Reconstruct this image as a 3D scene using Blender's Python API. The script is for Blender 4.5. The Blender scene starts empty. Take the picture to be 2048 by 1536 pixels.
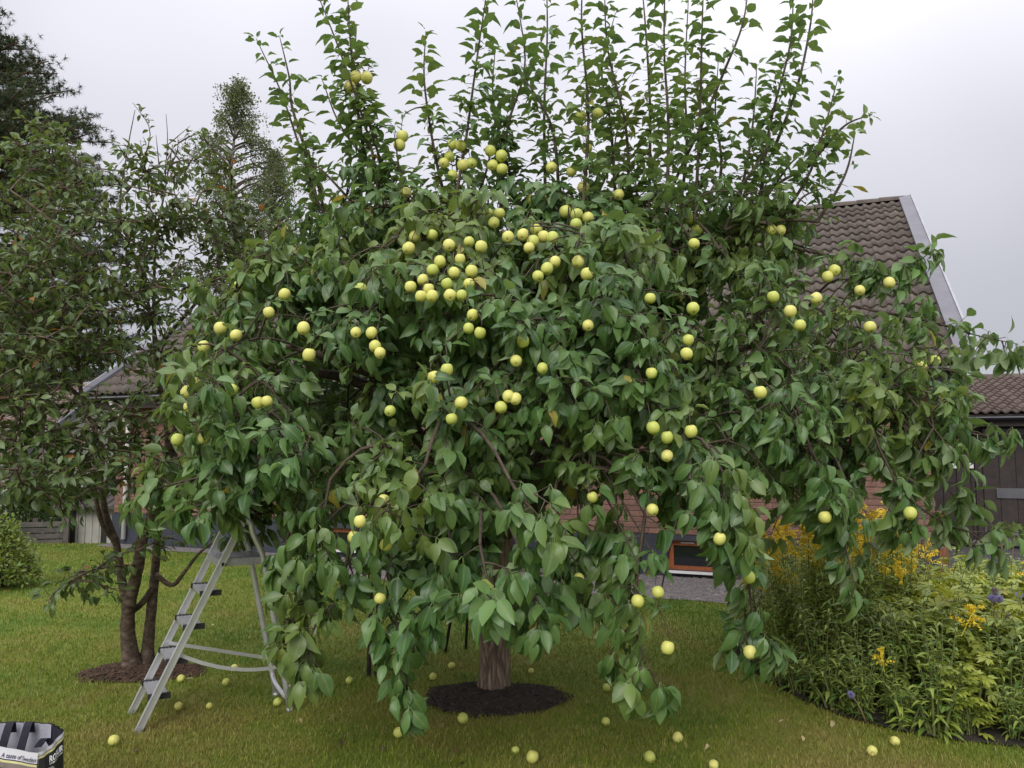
import bpy, math, random
import numpy as np
from mathutils import Vector, Matrix, noise as mnoise

S = bpy.context.scene
COL = S.collection
R = math.radians

# ------------------------------------------------------------------ camera
CAM_H, PITCH, F = 1.68, R(5.15), 1518.0          # F: focal length in pixels of the 2048 px wide photograph
cd = bpy.data.cameras.new('camera'); cam = bpy.data.objects.new('camera', cd); COL.objects.link(cam)
cam.location = (0, 0, CAM_H); cam.rotation_euler = (math.pi/2 + PITCH, 0, 0)
cd.sensor_width = 36; cd.lens = 36*F/2048; cd.clip_end = 1000; cd.clip_start = 0.05
S.camera = cam
S.render.resolution_x, S.render.resolution_y = 1024, 768

# ------------------------------------------------------------------ sky, sun, exposure
SUN_EL, SUN_AZ = R(38), R(196)
w = bpy.data.worlds.new('World'); S.world = w; w.use_nodes = True
nt = w.node_tree; nt.nodes.clear()
out = nt.nodes.new('ShaderNodeOutputWorld')
sky = nt.nodes.new('ShaderNodeTexSky'); sky.sky_type = 'NISHITA'; sky.sun_disc = False
sky.sun_elevation = SUN_EL; sky.sun_rotation = SUN_AZ
b1 = nt.nodes.new('ShaderNodeBackground'); b1.inputs['Strength'].default_value = 0.09
nt.links.new(sky.outputs[0], b1.inputs['Color'])
tc = nt.nodes.new('ShaderNodeTexCoord')
mp = nt.nodes.new('ShaderNodeMapping'); mp.inputs['Scale'].default_value = (1.0, 1.0, 1.5); mp.inputs['Location'].default_value = (2.35, 0.2, 0.0)
nt.links.new(tc.outputs['Generated'], mp.inputs['Vector'])
nz = nt.nodes.new('ShaderNodeTexNoise'); nz.inputs['Scale'].default_value = 0.9; nz.inputs['Detail'].default_value = 2.5
nt.links.new(mp.outputs[0], nz.inputs['Vector'])
cr = nt.nodes.new('ShaderNodeValToRGB')
cr.color_ramp.elements[0].position = 0.36; cr.color_ramp.elements[0].color = (0.50, 0.50, 0.56, 1)
cr.color_ramp.elements[1].position = 0.60; cr.color_ramp.elements[1].color = (0.94, 0.93, 0.99, 1)
nt.links.new(nz.outputs['Fac'], cr.inputs[0])
b2 = nt.nodes.new('ShaderNodeBackground'); b2.inputs['Strength'].default_value = 1.0
nt.links.new(cr.outputs[0], b2.inputs['Color'])
# an overcast sky brightens evenly from the horizon to the zenith: L = a + b sin(elevation)^2
sx = nt.nodes.new('ShaderNodeSeparateXYZ'); nt.links.new(tc.outputs['Generated'], sx.inputs[0])
mh = nt.nodes.new('ShaderNodeMath'); mh.operation = 'MAXIMUM'; nt.links.new(sx.outputs['Z'], mh.inputs[0]); mh.inputs[1].default_value = 0.0
ml = nt.nodes.new('ShaderNodeMath'); ml.operation = 'MULTIPLY_ADD'; m2 = nt.nodes.new('ShaderNodeMath'); m2.operation = 'MULTIPLY'; nt.links.new(mh.outputs[0], m2.inputs[0]); nt.links.new(mh.outputs[0], m2.inputs[1]); nt.links.new(m2.outputs[0], ml.inputs[0]); ml.inputs[1].default_value = 1.7; ml.inputs[2].default_value = 0.575
nt.links.new(ml.outputs[0], b2.inputs['Strength'])
mx = nt.nodes.new('ShaderNodeMixShader'); mx.inputs[0].default_value = 0.92
nt.links.new(b1.outputs[0], mx.inputs[1]); nt.links.new(b2.outputs[0], mx.inputs[2]); nt.links.new(mx.outputs[0], out.inputs['Surface'])
sd = bpy.data.lights.new('sun', 'SUN'); sun = bpy.data.objects.new('sun', sd); COL.objects.link(sun)
sd.energy = 1.5; sd.angle = R(35); sd.color = (1.0, 0.97, 0.92)
sun.rotation_euler = (math.pi/2 - SUN_EL, 0, math.pi - SUN_AZ + R(0))
sun.location = (0, 0, 30)
vs = S.view_settings; vs.view_transform = 'Standard'; vs.look = 'None'; vs.exposure = 0.50; vs.gamma = 1.0; vs.use_curve_mapping = False

# ------------------------------------------------------------------ pixel -> place
CP, SP = math.cos(PITCH), math.sin(PITCH)
def ray(x, y):
    u, v = (x-1024)/F, (768-y)/F
    return Vector((u, CP - v*SP, SP + v*CP))
def at(x, y, d):                                  # point at depth d
    r = ray(x, y); return Vector((0, 0, CAM_H)) + r*(d/r.y)
def gnd(x, y, z=0.0):                             # point on the level z
    r = ray(x, y); return Vector((0, 0, CAM_H)) + r*((z-CAM_H)/r.z)
def proj(p):
    q = Vector(p) - Vector((0, 0, CAM_H)); f = q.y*CP + q.z*SP; up = -q.y*SP + q.z*CP
    return 1024 + F*q.x/f, 768 - F*up/f

# ------------------------------------------------------------------ helpers
def tag(o, label=None, cat=None, group=None, kind=None):
    if label: o['label'] = label
    if cat: o['category'] = cat
    if group: o['group'] = group
    if kind: o['kind'] = kind
    return o
def empty(name, loc=(0, 0, 0), rz=0.0):
    o = bpy.data.objects.new(name, None); COL.objects.link(o); o.location = loc; o.rotation_euler = (0, 0, rz)
    o.empty_display_size = 0.1; return o
def link(name, me, parent=None):
    o = bpy.data.objects.new(name, me); COL.objects.link(o)
    if parent: o.parent = parent
    return o
class MB:
    """collects faces, builds one mesh object"""
    def __init__(s): s.v = []; s.f = []
    def quad(s, a, b, c, d):
        n = len(s.v); s.v += [tuple(a), tuple(b), tuple(c), tuple(d)]; s.f.append((n, n+1, n+2, n+3)); return s
    def poly(s, pts):
        n = len(s.v); s.v += [tuple(p) for p in pts]; s.f.append(tuple(range(n, n+len(pts)))); return s
    def hexa(s, p):                                # 8 corners: bottom loop, top loop
        n = len(s.v); s.v += [tuple(q) for q in p]
        for f in ((3, 2, 1, 0), (4, 5, 6, 7), (0, 1, 5, 4), (1, 2, 6, 5), (2, 3, 7, 6), (3, 0, 4, 7)):
            s.f.append(tuple(n+i for i in f))
        return s
    def box(s, x0, x1, y0, y1, z0, z1):
        return s.hexa([(x0, y0, z0), (x1, y0, z0), (x1, y1, z0), (x0, y1, z0), (x0, y0, z1), (x1, y0, z1), (x1, y1, z1), (x0, y1, z1)])
    def cbox(s, x0, x1, y0, y1, z0, z1, b=0.006):   # box with bevelled vertical section in x/z, seen from -y
        pts = [(x0+b, z0), (x1-b, z0), (x1, z0+b), (x1, z1-b), (x1-b, z1), (x0+b, z1), (x0, z1-b), (x0, z0+b)]
        n = len(s.v); k = len(pts)
        cx, cz = (x0+x1)/2, (z0+z1)/2
        s.v += [(x, y0+b, z) for x, z in pts] + [(x, y1, z) for x, z in pts]
        inn = [(x0+b*1.2, z0+b*1.2), (x1-b*1.2, z0+b*1.2), (x1-b*1.2, z1-b*1.2), (x0+b*1.2, z1-b*1.2)]
        for i in range(k): s.f.append((n+i, n+(i+1) % k, n+k+(i+1) % k, n+k+i))
        m = len(s.v); s.v += [(x, y0, z) for x, z in inn]
        s.f.append((m, m+1, m+2, m+3))
        for a, c in ((0, 0), (2, 1), (4, 2), (6, 3)):
            s.f.append((n+a, n+(a+1) % k, m+((a//2)+1) % 4, m+(a//2)))
            s.f.append((n+(a+1) % k, n+(a+2) % k, m+((a//2)+1) % 4))
        return s
    def tube(s, pts, rad, sides=6, cap=True):
        pts = [Vector(p) for p in pts]; n = len(pts)
        if not hasattr(rad, '__len__'): rad = [rad]*n
        base = len(s.v); ref = None
        for i, p in enumerate(pts):
            t = (pts[min(i+1, n-1)] - pts[max(i-1, 0)])
            if t.length < 1e-9: t = Vector((0, 0, 1))
            t.normalize()
            if ref is None:
                ref = Vector((1, 0, 0)) if abs(t.x) < 0.8 else Vector((0, 1, 0))
            a = ref - t*ref.dot(t)
            if a.length < 1e-6: a = t.orthogonal()
            a.normalize(); ref = a; b = t.cross(a)
            for k in range(sides):
                an = 2*math.pi*k/sides
                s.v.append(tuple(p + (a*math.cos(an) + b*math.sin(an))*rad[i]))
        for i in range(n-1):
            for k in range(sides):
                k2 = (k+1) % sides
                s.f.append((base+i*sides+k, base+i*sides+k2, base+(i+1)*sides+k2, base+(i+1)*sides+k))
        if cap:
            s.f.append(tuple(base+k for k in reversed(range(sides)))); s.f.append(tuple(base+(n-1)*sides+k for k in range(sides)))
        return s
    def beam(s, a, b, w, h, side):                 # rectangular bar from a to b, w along side, h across
        a, b = Vector(a), Vector(b); t = (b-a).normalized(); x = Vector(side); x = (x - t*x.dot(t)).normalized(); y = t.cross(x)
        c = [(-w/2, -h/2), (w/2, -h/2), (w/2, h/2), (-w/2, h/2)]
        return s.hexa([a + x*i + y*j for i, j in c] + [b + x*i + y*j for i, j in c])
    def mesh(s, name, mat=None, smooth=False, origin=None):
        me = bpy.data.meshes.new(name)
        v = s.v
        if origin is not None: v = [(p[0]-origin[0], p[1]-origin[1], p[2]-origin[2]) for p in v]
        me.from_pydata(v, [], s.f)
        if mat: me.materials.append(mat)
        if smooth: me.polygons.foreach_set('use_smooth', [True]*len(me.polygons))
        me.update(); return me
    def build(s, name, mat=None, parent=None, smooth=False, origin=None):
        return link(name, s.mesh(name, mat, smooth, origin), parent)

def bez(a, b, c, n):
    a, b, c = Vector(a), Vector(b), Vector(c)
    return [a*(1-t)**2 + b*2*t*(1-t) + c*t*t for t in [i/(n-1) for i in range(n)]]
def spline(pts, n):                               # Catmull-Rom through the points
    pts = [Vector(p) for p in pts]; P = [pts[0]*2-pts[1]] + pts + [pts[-1]*2-pts[-2]]; o = []
    m = len(pts)-1
    for i in range(n):
        t = i/(n-1)*m; k = min(int(t), m-1); f = t-k
        p0, p1, p2, p3 = P[k:k+4]
        o.append(0.5*((2*p1) + (p2-p0)*f + (2*p0-5*p1+4*p2-p3)*f*f + (3*p1-p0-3*p2+p3)*f**3))
    return o

# ------------------------------------------------------------------ materials
def newmat(name):
    m = bpy.data.materials.new(name); m.use_nodes = True; n = m.node_tree
    return m, n, n.nodes['Principled BSDF'], n.nodes['Material Output']
def ramp(n, fac, cols):
    r = n.nodes.new('ShaderNodeValToRGB'); e = r.color_ramp.elements
    while len(e) < len(cols): e.new(0.5)
    for i, (p, c) in enumerate(cols): e[i].position = p; e[i].color = (*c, 1)
    n.links.new(fac, r.inputs[0]); return r.outputs[0]
def noi(n, scale, detail=4, rough=0.55, vec=None, obj=True):
    t = n.nodes.new('ShaderNodeTexNoise'); t.inputs['Scale'].default_value = scale; t.inputs['Detail'].default_value = detail; t.inputs['Roughness'].default_value = rough
    if vec is None:
        c = n.nodes.new('ShaderNodeTexCoord'); vec = c.outputs['Object']
    n.links.new(vec, t.inputs['Vector']); return t.outputs['Fac']
def mixc(n, fac, a, b, mode='MIX'):
    m = n.nodes.new('ShaderNodeMix'); m.data_type = 'RGBA'; m.blend_type = mode
    for s, v in ((m.inputs[0], fac), (m.inputs[6], a), (m.inputs[7], b)):
        if hasattr(v, 'is_linked'): n.links.new(v, s)
        elif isinstance(v, tuple): s.default_value = (*v, 1)
        else: s.default_value = v
    return m.outputs[2]
def bump(n, b, h, strength=0.4, dist=0.01):
    k = n.nodes.new('ShaderNodeBump'); k.inputs['Strength'].default_value = strength; k.inputs['Distance'].default_value = dist
    n.links.new(h, k.inputs['Height']); n.links.new(k.outputs[0], b.inputs['Normal'])
def math_(n, op, a, b=None):
    m = n.nodes.new('ShaderNodeMath'); m.operation = op
    for i, v in enumerate((a, b)):
        if v is None: continue
        if hasattr(v, 'is_linked'): n.links.new(v, m.inputs[i])
        else: m.inputs[i].default_value = v
    return m.outputs[0]
def worldpos(n):
    return n.nodes.new('ShaderNodeNewGeometry').outputs['Position']
def attr(n, name):
    a = n.nodes.new('ShaderNodeAttribute'); a.attribute_name = name; return a.outputs['Fac']

def rough_mat(name, c1, c2, scale=8, rough=0.8, bs=0.3, bd=0.01, bscale=None, metal=0.0, rnd=0.0, world=False, spec=0.5):
    m, n, b, o = newmat(name)
    vec = worldpos(n) if world else None
    f = noi(n, scale, 5, 0.6, vec)
    c = ramp(n, f, [(0.3, c1), (0.7, c2)])
    if rnd:
        oi = n.nodes.new('ShaderNodeObjectInfo')
        r = math_(n, 'ADD', oi.outputs['Random'], attr(n, 'rnd')); r = math_(n, 'FRACT', r)
        hv = n.nodes.new('ShaderNodeHueSaturation'); n.links.new(c, hv.inputs['Color'])
        k = math_(n, 'MULTIPLY_ADD', r, 2*rnd); k.node.inputs[2].default_value = 1-rnd
        n.links.new(k, hv.inputs['Value']); c = hv.outputs[0]
    n.links.new(c, b.inputs['Base Color']); b.inputs['Roughness'].default_value = rough; b.inputs['Metallic'].default_value = metal
    b.inputs['Specular IOR Level'].default_value = spec
    if bs:
        bump(n, b, noi(n, bscale or scale*4, 5, 0.65, worldpos(n) if world else None), bs, bd)
    return m

def leaf_mat(name, top, top2, under, young=None, vein=(0.16, 0.22, 0.06), rough=0.42, trans=0.22, odd=None, tcol=None, spec=0.5):
    """two-sided leaf: own colours for the upper and the lower face, per-leaf hue, paler midrib, light passing through"""
    m, n, b, o = newmat(name)
    r = math_(n, 'FRACT', math_(n, 'ADD', attr(n, 'rnd'), 0.0))
    cols = [(0.0, top), (0.75, top2)]
    if odd: cols += [(0.988, top2), (0.994, odd)]
    c = ramp(n, r, cols)
    f = noi(n, 2.3, 2, 0.5, worldpos(n))
    hv = n.nodes.new('ShaderNodeHueSaturation'); n.links.new(c, hv.inputs['Color'])
    k = math_(n, 'MULTIPLY_ADD', f, 0.9); k.node.inputs[2].default_value = 0.55
    n.links.new(k, hv.inputs['Value']); c = hv.outputs[0]
    if young:                                     # some boughs carry younger, yellower leaves
        yn = noi(n, 1.5, 2, 0.5, worldpos(n)); yr = ramp(n, yn, [(0.50, (0, 0, 0)), (0.68, (0.6, 0.6, 0.6))]); c = mixc(n, yr, c, young)
    vm = math_(n, 'GREATER_THAN', attr(n, 'mid'), 0.86)
    vm = math_(n, 'MULTIPLY', vm, 0.55)
    c = mixc(n, vm, c, vein)
    g = n.nodes.new('ShaderNodeNewGeometry')
    c2 = mixc(n, math_(n, 'MULTIPLY', vm, 0.6), under, vein)
    cc = mixc(n, g.outputs['Backfacing'], c, c2)
    n.links.new(cc, b.inputs['Base Color'])
    rr = math_(n, 'MULTIPLY_ADD', g.outputs['Backfacing'], 0.3); rr.node.inputs[2].default_value = rough
    n.links.new(rr, b.inputs['Roughness']); b.inputs['Specular IOR Level'].default_value = spec
    t = n.nodes.new('ShaderNodeBsdfTranslucent')
    hv2 = n.nodes.new('ShaderNodeHueSaturation'); n.links.new(c, hv2.inputs['Color']); hv2.inputs['Value'].default_value = 2.0; hv2.inputs['Hue'].default_value = 0.475; hv2.inputs['Saturation'].default_value = 1.1
    n.links.new(hv2.outputs[0], t.inputs['Color'])
    ms = n.nodes.new('ShaderNodeMixShader'); ms.inputs[0].default_value = trans
    n.links.new(b.outputs[0], ms.inputs[1]); n.links.new(t.outputs[0], ms.inputs[2]); n.links.new(ms.outputs[0], o.inputs['Surface'])
    return m

def bark_mat(name, c1, c2, c3, sc=(14, 14, 2.6), bs=0.9, bd=0.02):
    m, n, b, o = newmat(name)
    t = n.nodes.new('ShaderNodeTexCoord'); mp = n.nodes.new('ShaderNodeMapping'); mp.inputs['Scale'].default_value = sc
    n.links.new(t.outputs['Object'], mp.inputs['Vector'])
    f = noi(n, 1.6, 8, 0.7, mp.outputs[0])
    v = n.nodes.new('ShaderNodeTexVoronoi'); v.feature = 'DISTANCE_TO_EDGE'; v.inputs['Scale'].default_value = 1.1
    wn = n.nodes.new('ShaderNodeTexNoise'); wn.inputs['Scale'].default_value = 0.8; n.links.new(mp.outputs[0], wn.inputs['Vector'])
    va = n.nodes.new('ShaderNodeMix'); va.data_type = 'RGBA'; va.blend_type = 'ADD'; va.inputs[0].default_value = 1.6; n.links.new(mp.outputs[0], va.inputs[6]); n.links.new(wn.outputs['Color'], va.inputs[7]); n.links.new(va.outputs[2], v.inputs['Vector'])
    vv = math_(n, 'MULTIPLY', v.outputs['Distance'], 2.2)
    h = math_(n, 'ADD', math_(n, 'MULTIPLY', vv, 0.35), math_(n, 'MULTIPLY', f, 1.15))
    c = ramp(n, h, [(0.35, c1), (0.62, c2), (0.95, c3)])
    n.links.new(c, b.inputs['Base Color']); b.inputs['Roughness'].default_value = 0.9; b.inputs['Specular IOR Level'].default_value = 0.2
    bump(n, b, h, bs, bd); return m

M = {}
M['apple_leaf'] = leaf_mat('apple_leaf', (0.038, 0.100, 0.026), (0.108, 0.195, 0.055), (0.20, 0.27, 0.13), young=(0.19, 0.235, 0.050), odd=(0.30, 0.25, 0.04), trans=0.25)
M['plum_leaf'] = leaf_mat('plum_leaf', (0.038, 0.075, 0.020), (0.098, 0.145, 0.036), (0.11, 0.15, 0.07), odd=(0.32, 0.13, 0.03), trans=0.28)
M['birch_leaf'] = leaf_mat('birch_leaf', (0.045, 0.075, 0.022), (0.085, 0.12, 0.035), (0.10, 0.13, 0.06), trans=0.3)
M['needle'] = leaf_mat('needle', (0.026, 0.046, 0.016), (0.062, 0.085, 0.026), (0.03, 0.045, 0.018), trans=0.12, rough=0.6)
M['shrub_leaf'] = leaf_mat('shrub_leaf', (0.085, 0.15, 0.022), (0.17, 0.23, 0.04), (0.17, 0.22, 0.07), trans=0.3)
M['hedge_leaf'] = leaf_mat('hedge_leaf', (0.045, 0.10, 0.022), (0.09, 0.16, 0.035), (0.10, 0.15, 0.06), trans=0.25)
M['goldenrod_leaf'] = leaf_mat('goldenrod_leaf', (0.13, 0.22, 0.035), (0.31, 0.38, 0.065), (0.17, 0.23, 0.08), trans=0.25, odd=(0.30, 0.17, 0.04))
M['phlox_leaf'] = leaf_mat('phlox_leaf', (0.09, 0.17, 0.035), (0.27, 0.35, 0.065), (0.15, 0.21, 0.09), trans=0.22)
M['queen_leaf'] = leaf_mat('queen_leaf', (0.16, 0.22, 0.032), (0.34, 0.38, 0.065), (0.22, 0.28, 0.09), trans=0.28, odd=(0.35, 0.20, 0.05))
M['dark_leaf'] = leaf_mat('dark_leaf', (0.045, 0.09, 0.03), (0.10, 0.155, 0.05), (0.09, 0.13, 0.06), trans=0.18)
M['apple_bark'] = bark_mat('apple_bark', (0.040, 0.028, 0.020), (0.20, 0.145, 0.105), (0.42, 0.33, 0.25), sc=(24, 24, 4.0), bs=1.0, bd=0.03)
M['twig'] = rough_mat('twig', (0.035, 0.026, 0.018), (0.095, 0.068, 0.045), 30, 0.85, 0.3, 0.003)
M['green_twig'] = rough_mat('green_twig', (0.12, 0.12, 0.045), (0.22, 0.19, 0.09), 30, 0.7, 0.1, 0.002)
M['plum_bark'] = bark_mat('plum_bark', (0.030, 0.022, 0.017), (0.095, 0.068, 0.050), (0.19, 0.145, 0.11), sc=(10, 10, 16), bs=0.5, bd=0.008)
M['pine_bark'] = rough_mat('pine_bark', (0.06, 0.03, 0.018), (0.17, 0.09, 0.05), 6, 0.9, 0.6, 0.03)
M['birch_bark'] = rough_mat('birch_bark', (0.05, 0.045, 0.04), (0.24, 0.22, 0.20), 5, 0.8, 0.2, 0.01)
M['stem'] = rough_mat('stem', (0.09, 0.13, 0.035), (0.17, 0.18, 0.06), 20, 0.7, 0.1, 0.002)
M['dry_stem'] = rough_mat('dry_stem', (0.14, 0.10, 0.05), (0.26, 0.20, 0.10), 20, 0.8, 0.1, 0.002)
M['yellow_flower'] = rough_mat('yellow_flower', (0.72, 0.52, 0.025), (0.88, 0.70, 0.06), 30, 0.7, 0, rnd=0.15)
M['thistle'] = rough_mat('thistle', (0.17, 0.15, 0.33), (0.38, 0.35, 0.56), 90, 0.8, 0, rnd=0.2)
M['faded_thistle'] = rough_mat('faded_thistle', (0.16, 0.12, 0.12), (0.33, 0.27, 0.29), 90, 0.9, 0, rnd=0.15)

def apple_mat(name, bruise):
    m, n, b, o = newmat(name)
    oi = n.nodes.new('ShaderNodeObjectInfo')
    c = ramp(n, oi.outputs['Random'], [(0.0, (0.44, 0.49, 0.11)), (0.5, (0.56, 0.56, 0.14)), (0.95, (0.66, 0.61, 0.19))])
    f = noi(n, 14, 3, 0.5); c = mixc(n, math_(n, 'MULTIPLY', f, 0.22), c, (0.34, 0.42, 0.06))
    sp = n.nodes.new('ShaderNodeTexVoronoi'); sp.inputs['Scale'].default_value = 260; tcx = n.nodes.new('ShaderNodeTexCoord'); n.links.new(tcx.outputs['Object'], sp.inputs['Vector'])
    dots = math_(n, 'LESS_THAN', sp.outputs['Distance'], 0.16); c = mixc(n, math_(n, 'MULTIPLY', dots, 0.25), c, (0.42, 0.38, 0.16))
    if bruise:
        v = n.nodes.new('ShaderNodeVectorMath'); v.operation = 'ADD'; n.links.new(tcx.outputs['Object'], v.inputs[0])
        cb = n.nodes.new('ShaderNodeCombineXYZ'); n.links.new(math_(n, 'MULTIPLY', oi.outputs['Random'], 40.0), cb.inputs[0]); n.links.new(cb.outputs[0], v.inputs[1])
        g = noi(n, 26, 2, 0.5, v.outputs[0]); br = ramp(n, g, [(0.62, (0, 0, 0)), (0.68, (1, 1, 1))])
        c = mixc(n, br, c, (0.19, 0.10, 0.035))
    n.links.new(c, b.inputs['Base Color']); b.inputs['Roughness'].default_value = 0.42; b.inputs['Specular IOR Level'].default_value = 0.35
    b.inputs['Subsurface Weight'].default_value = 0.0
    return m
M['apple'] = apple_mat('apple_skin', False); M['fallen_apple'] = apple_mat('fallen_apple_skin', True)
M['calyx'] = rough_mat('calyx', (0.05, 0.035, 0.015), (0.12, 0.08, 0.03), 60, 0.9, 0)

def lawn_mat(name, blades):
    m, n, b, o = newmat(name)
    p = worldpos(n)
    f1 = noi(n, 0.75, 4, 0.6, p); f2 = noi(n, 5.0, 4, 0.65, p); f3 = noi(n, 60, 3, 0.6, p)
    f = math_(n, 'ADD', math_(n, 'MULTIPLY', f1, 0.72), math_(n, 'MULTIPLY', f2, 0.28))
    sp_ = n.nodes.new('ShaderNodeSeparateXYZ'); n.links.new(p, sp_.inputs[0]); mr = n.nodes.new('ShaderNodeMapRange'); mr.inputs[1].default_value = 9.0; mr.inputs[2].default_value = 4.0; mr.inputs[3].default_value = -0.05; mr.inputs[4].default_value = 0.03
    n.links.new(sp_.outputs['Y'], mr.inputs[0]); f = math_(n, 'ADD', f, mr.outputs[0])      # the lawn is drier away from the house
    c = ramp(n, f, [(0.36, (0.105, 0.185, 0.020)), (0.50, (0.178, 0.218, 0.030)), (0.66, (0.250, 0.210, 0.060))])
    if blades:
        c = mixc(n, math_(n, 'GREATER_THAN', attr(n, 'rnd'), 0.91), c, (0.28, 0.23, 0.085))
        hv = n.nodes.new('ShaderNodeHueSaturation'); n.links.new(c, hv.inputs['Color'])
        k = math_(n, 'MULTIPLY_ADD', attr(n, 'rnd'), 0.7); k.node.inputs[2].default_value = 0.75
        n.links.new(k, hv.inputs['Value']); c = hv.outputs[0]
        t = n.nodes.new('ShaderNodeBsdfTranslucent'); n.links.new(c, t.inputs['Color'])
        ms = n.nodes.new('ShaderNodeMixShader'); ms.inputs[0].default_value = 0.25
        n.links.new(b.outputs[0], ms.inputs[1]); n.links.new(t.outputs[0], ms.inputs[2]); n.links.new(ms.outputs[0], o.inputs['Surface'])
    else:
        c = mixc(n, math_(n, 'MULTIPLY', f3, 0.6), c, (0.06, 0.065, 0.018))
        bump(n, b, f3, 0.5, 0.02)
    n.links.new(c, b.inputs['Base Color']); b.inputs['Roughness'].default_value = 0.75; b.inputs['Specular IOR Level'].default_value = 0.25
    return m
M['lawn'] = lawn_mat('lawn', False); M['blades'] = lawn_mat('grass_blades', True)
M['mulch_dark'] = rough_mat('mulch_dark', (0.018, 0.013, 0.011), (0.075, 0.053, 0.039), 40, 0.95, 0.8, 0.02, rnd=0.5)
M['mulch_red'] = rough_mat('mulch_red', (0.045, 0.026, 0.017), (0.15, 0.088, 0.055), 40, 0.95, 0.8, 0.02, rnd=0.5)
M['soil'] = rough_mat('soil', (0.014, 0.011, 0.009), (0.05, 0.037, 0.026), 18, 0.95, 0.8, 0.02)
M['alu'] = rough_mat('aluminium', (0.62, 0.62, 0.64), (0.76, 0.76, 0.78), 6, 0.42, 0.08, 0.001, metal=0.75)
M['alu_step'] = rough_mat('step_tread', (0.36, 0.36, 0.38), (0.50, 0.50, 0.52), 25, 0.5, 0.1, 0.001, metal=0.6)
M['black_plastic'] = rough_mat('black_plastic', (0.008, 0.008, 0.010), (0.022, 0.022, 0.025), 20, 0.5, 0.1, 0.001)
M['stake'] = rough_mat('stake_wood', (0.030, 0.022, 0.018), (0.075, 0.055, 0.042), 20, 0.85, 0.4, 0.003)
M['iron'] = rough_mat('dark_iron', (0.010, 0.009, 0.009), (0.028, 0.024, 0.022), 20, 0.6, 0.2, 0.002)
M['brick'] = rough_mat('brick', (0.145, 0.074, 0.055), (0.225, 0.120, 0.092), 14, 0.85, 0.5, 0.004, bscale=90, rnd=0.22, world=True)
M['mortar'] = rough_mat('mortar', (0.16, 0.12, 0.10), (0.24, 0.19, 0.16), 30, 0.95, 0.5, 0.004)
M['plinth'] = rough_mat('plinth_paint', (0.022, 0.026, 0.036), (0.036, 0.041, 0.054), 5, 0.7, 0.35, 0.004, bscale=90)
M['tile'] = rough_mat('roof_tile', (0.060, 0.048, 0.040), (0.125, 0.100, 0.082), 5, 0.85, 0.4, 0.004, bscale=60, rnd=0.18, world=True)
M['tile_red'] = rough_mat('garage_tile', (0.085, 0.060, 0.052), (0.135, 0.100, 0.086), 5, 0.8, 0.3, 0.004, bscale=60, rnd=0.15, world=True)
M['tile_pink'] = rough_mat('weathered_tile', (0.15, 0.105, 0.092), (0.23, 0.17, 0.15), 3, 0.85, 0.3, 0.004, rnd=0.2, world=True)
M['roof_felt'] = rough_mat('roof_felt', (0.03, 0.028, 0.026), (0.05, 0.046, 0.043), 10, 0.9, 0.2)
M['grey_metal'] = rough_mat('grey_sheet_metal', (0.12, 0.118, 0.135), (0.16, 0.157, 0.175), 3, 0.5, 0.05, 0.002, metal=0.1)
M['white_paint'] = rough_mat('white_paint', (0.66, 0.65, 0.64), (0.76, 0.75, 0.74), 6, 0.5, 0.05, 0.002)
M['pale_trim'] = rough_mat('pale_trim', (0.30, 0.30, 0.32), (0.38, 0.38, 0.40), 6, 0.6, 0.05, 0.002)
M['rust_board'] = rough_mat('rust_board', (0.12, 0.032, 0.014), (0.20, 0.058, 0.024), 12, 0.6, 0.2, 0.002)
M['black_metal'] = rough_mat('black_gutter', (0.012, 0.012, 0.014), (0.026, 0.026, 0.030), 5, 0.4, 0.05, 0.002)
M['brown_board'] = rough_mat('dark_brown_board', (0.016, 0.011, 0.010), (0.038, 0.026, 0.022), 9, 0.7, 0.3, 0.003, rnd=0.18)
M['oak'] = rough_mat('orange_brown_wood', (0.22, 0.060, 0.020), (0.34, 0.105, 0.035), 18, 0.5, 0.2, 0.002)
M['grey_panel'] = rough_mat('grey_panel', (0.075, 0.075, 0.085), (0.105, 0.105, 0.115), 5, 0.5, 0.05, 0.002)
M['beige'] = rough_mat('beige_board', (0.40, 0.39, 0.34), (0.52, 0.50, 0.45), 4, 0.8, 0.2, 0.004, rnd=0.1)
M['grey_wood'] = rough_mat('weathered_wood', (0.085, 0.075, 0.068), (0.17, 0.15, 0.135), 9, 0.9, 0.4, 0.005, rnd=0.2)
M['asphalt'] = rough_mat('asphalt', (0.060, 0.058, 0.064), (0.10, 0.097, 0.104), 3, 0.9, 0.6, 0.006, bscale=120, world=True)
M['amber'] = rough_mat('amber_straw', (0.22, 0.12, 0.03), (0.42, 0.26, 0.07), 40, 0.6, 0.4, 0.004)
def glass_mat():
    m, n, b, o = newmat('window_glass'); b.inputs['Base Color'].default_value = (0.010, 0.012, 0.015, 1); b.inputs['Roughness'].default_value = 0.06; b.inputs['Specular IOR Level'].default_value = 0.9
    return m
M['glass'] = glass_mat()
def gravel_mat():
    m, n, b, o = newmat('gravel'); p = worldpos(n)
    v = n.nodes.new('ShaderNodeTexVoronoi'); v.inputs['Scale'].default_value = 42; n.links.new(p, v.inputs['Vector'])
    sx = n.nodes.new('ShaderNodeSeparateColor'); n.links.new(v.outputs['Color'], sx.inputs[0])
    c = ramp(n, sx.outputs[0], [(0.0, (0.10, 0.088, 0.084)), (0.5, (0.19, 0.168, 0.160)), (1.0, (0.32, 0.29, 0.275))])
    oi = attr(n, 'rnd'); c = mixc(n, 0.35, c, ramp(n, oi, [(0, (0.11, 0.097, 0.092)), (1, (0.32, 0.285, 0.27))]))
    n.links.new(c, b.inputs['Base Color']); b.inputs['Roughness'].default_value = 0.9
    bump(n, b, v.outputs['Distance'], -0.8, 0.02); return m
M['gravel'] = gravel_mat()

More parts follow.
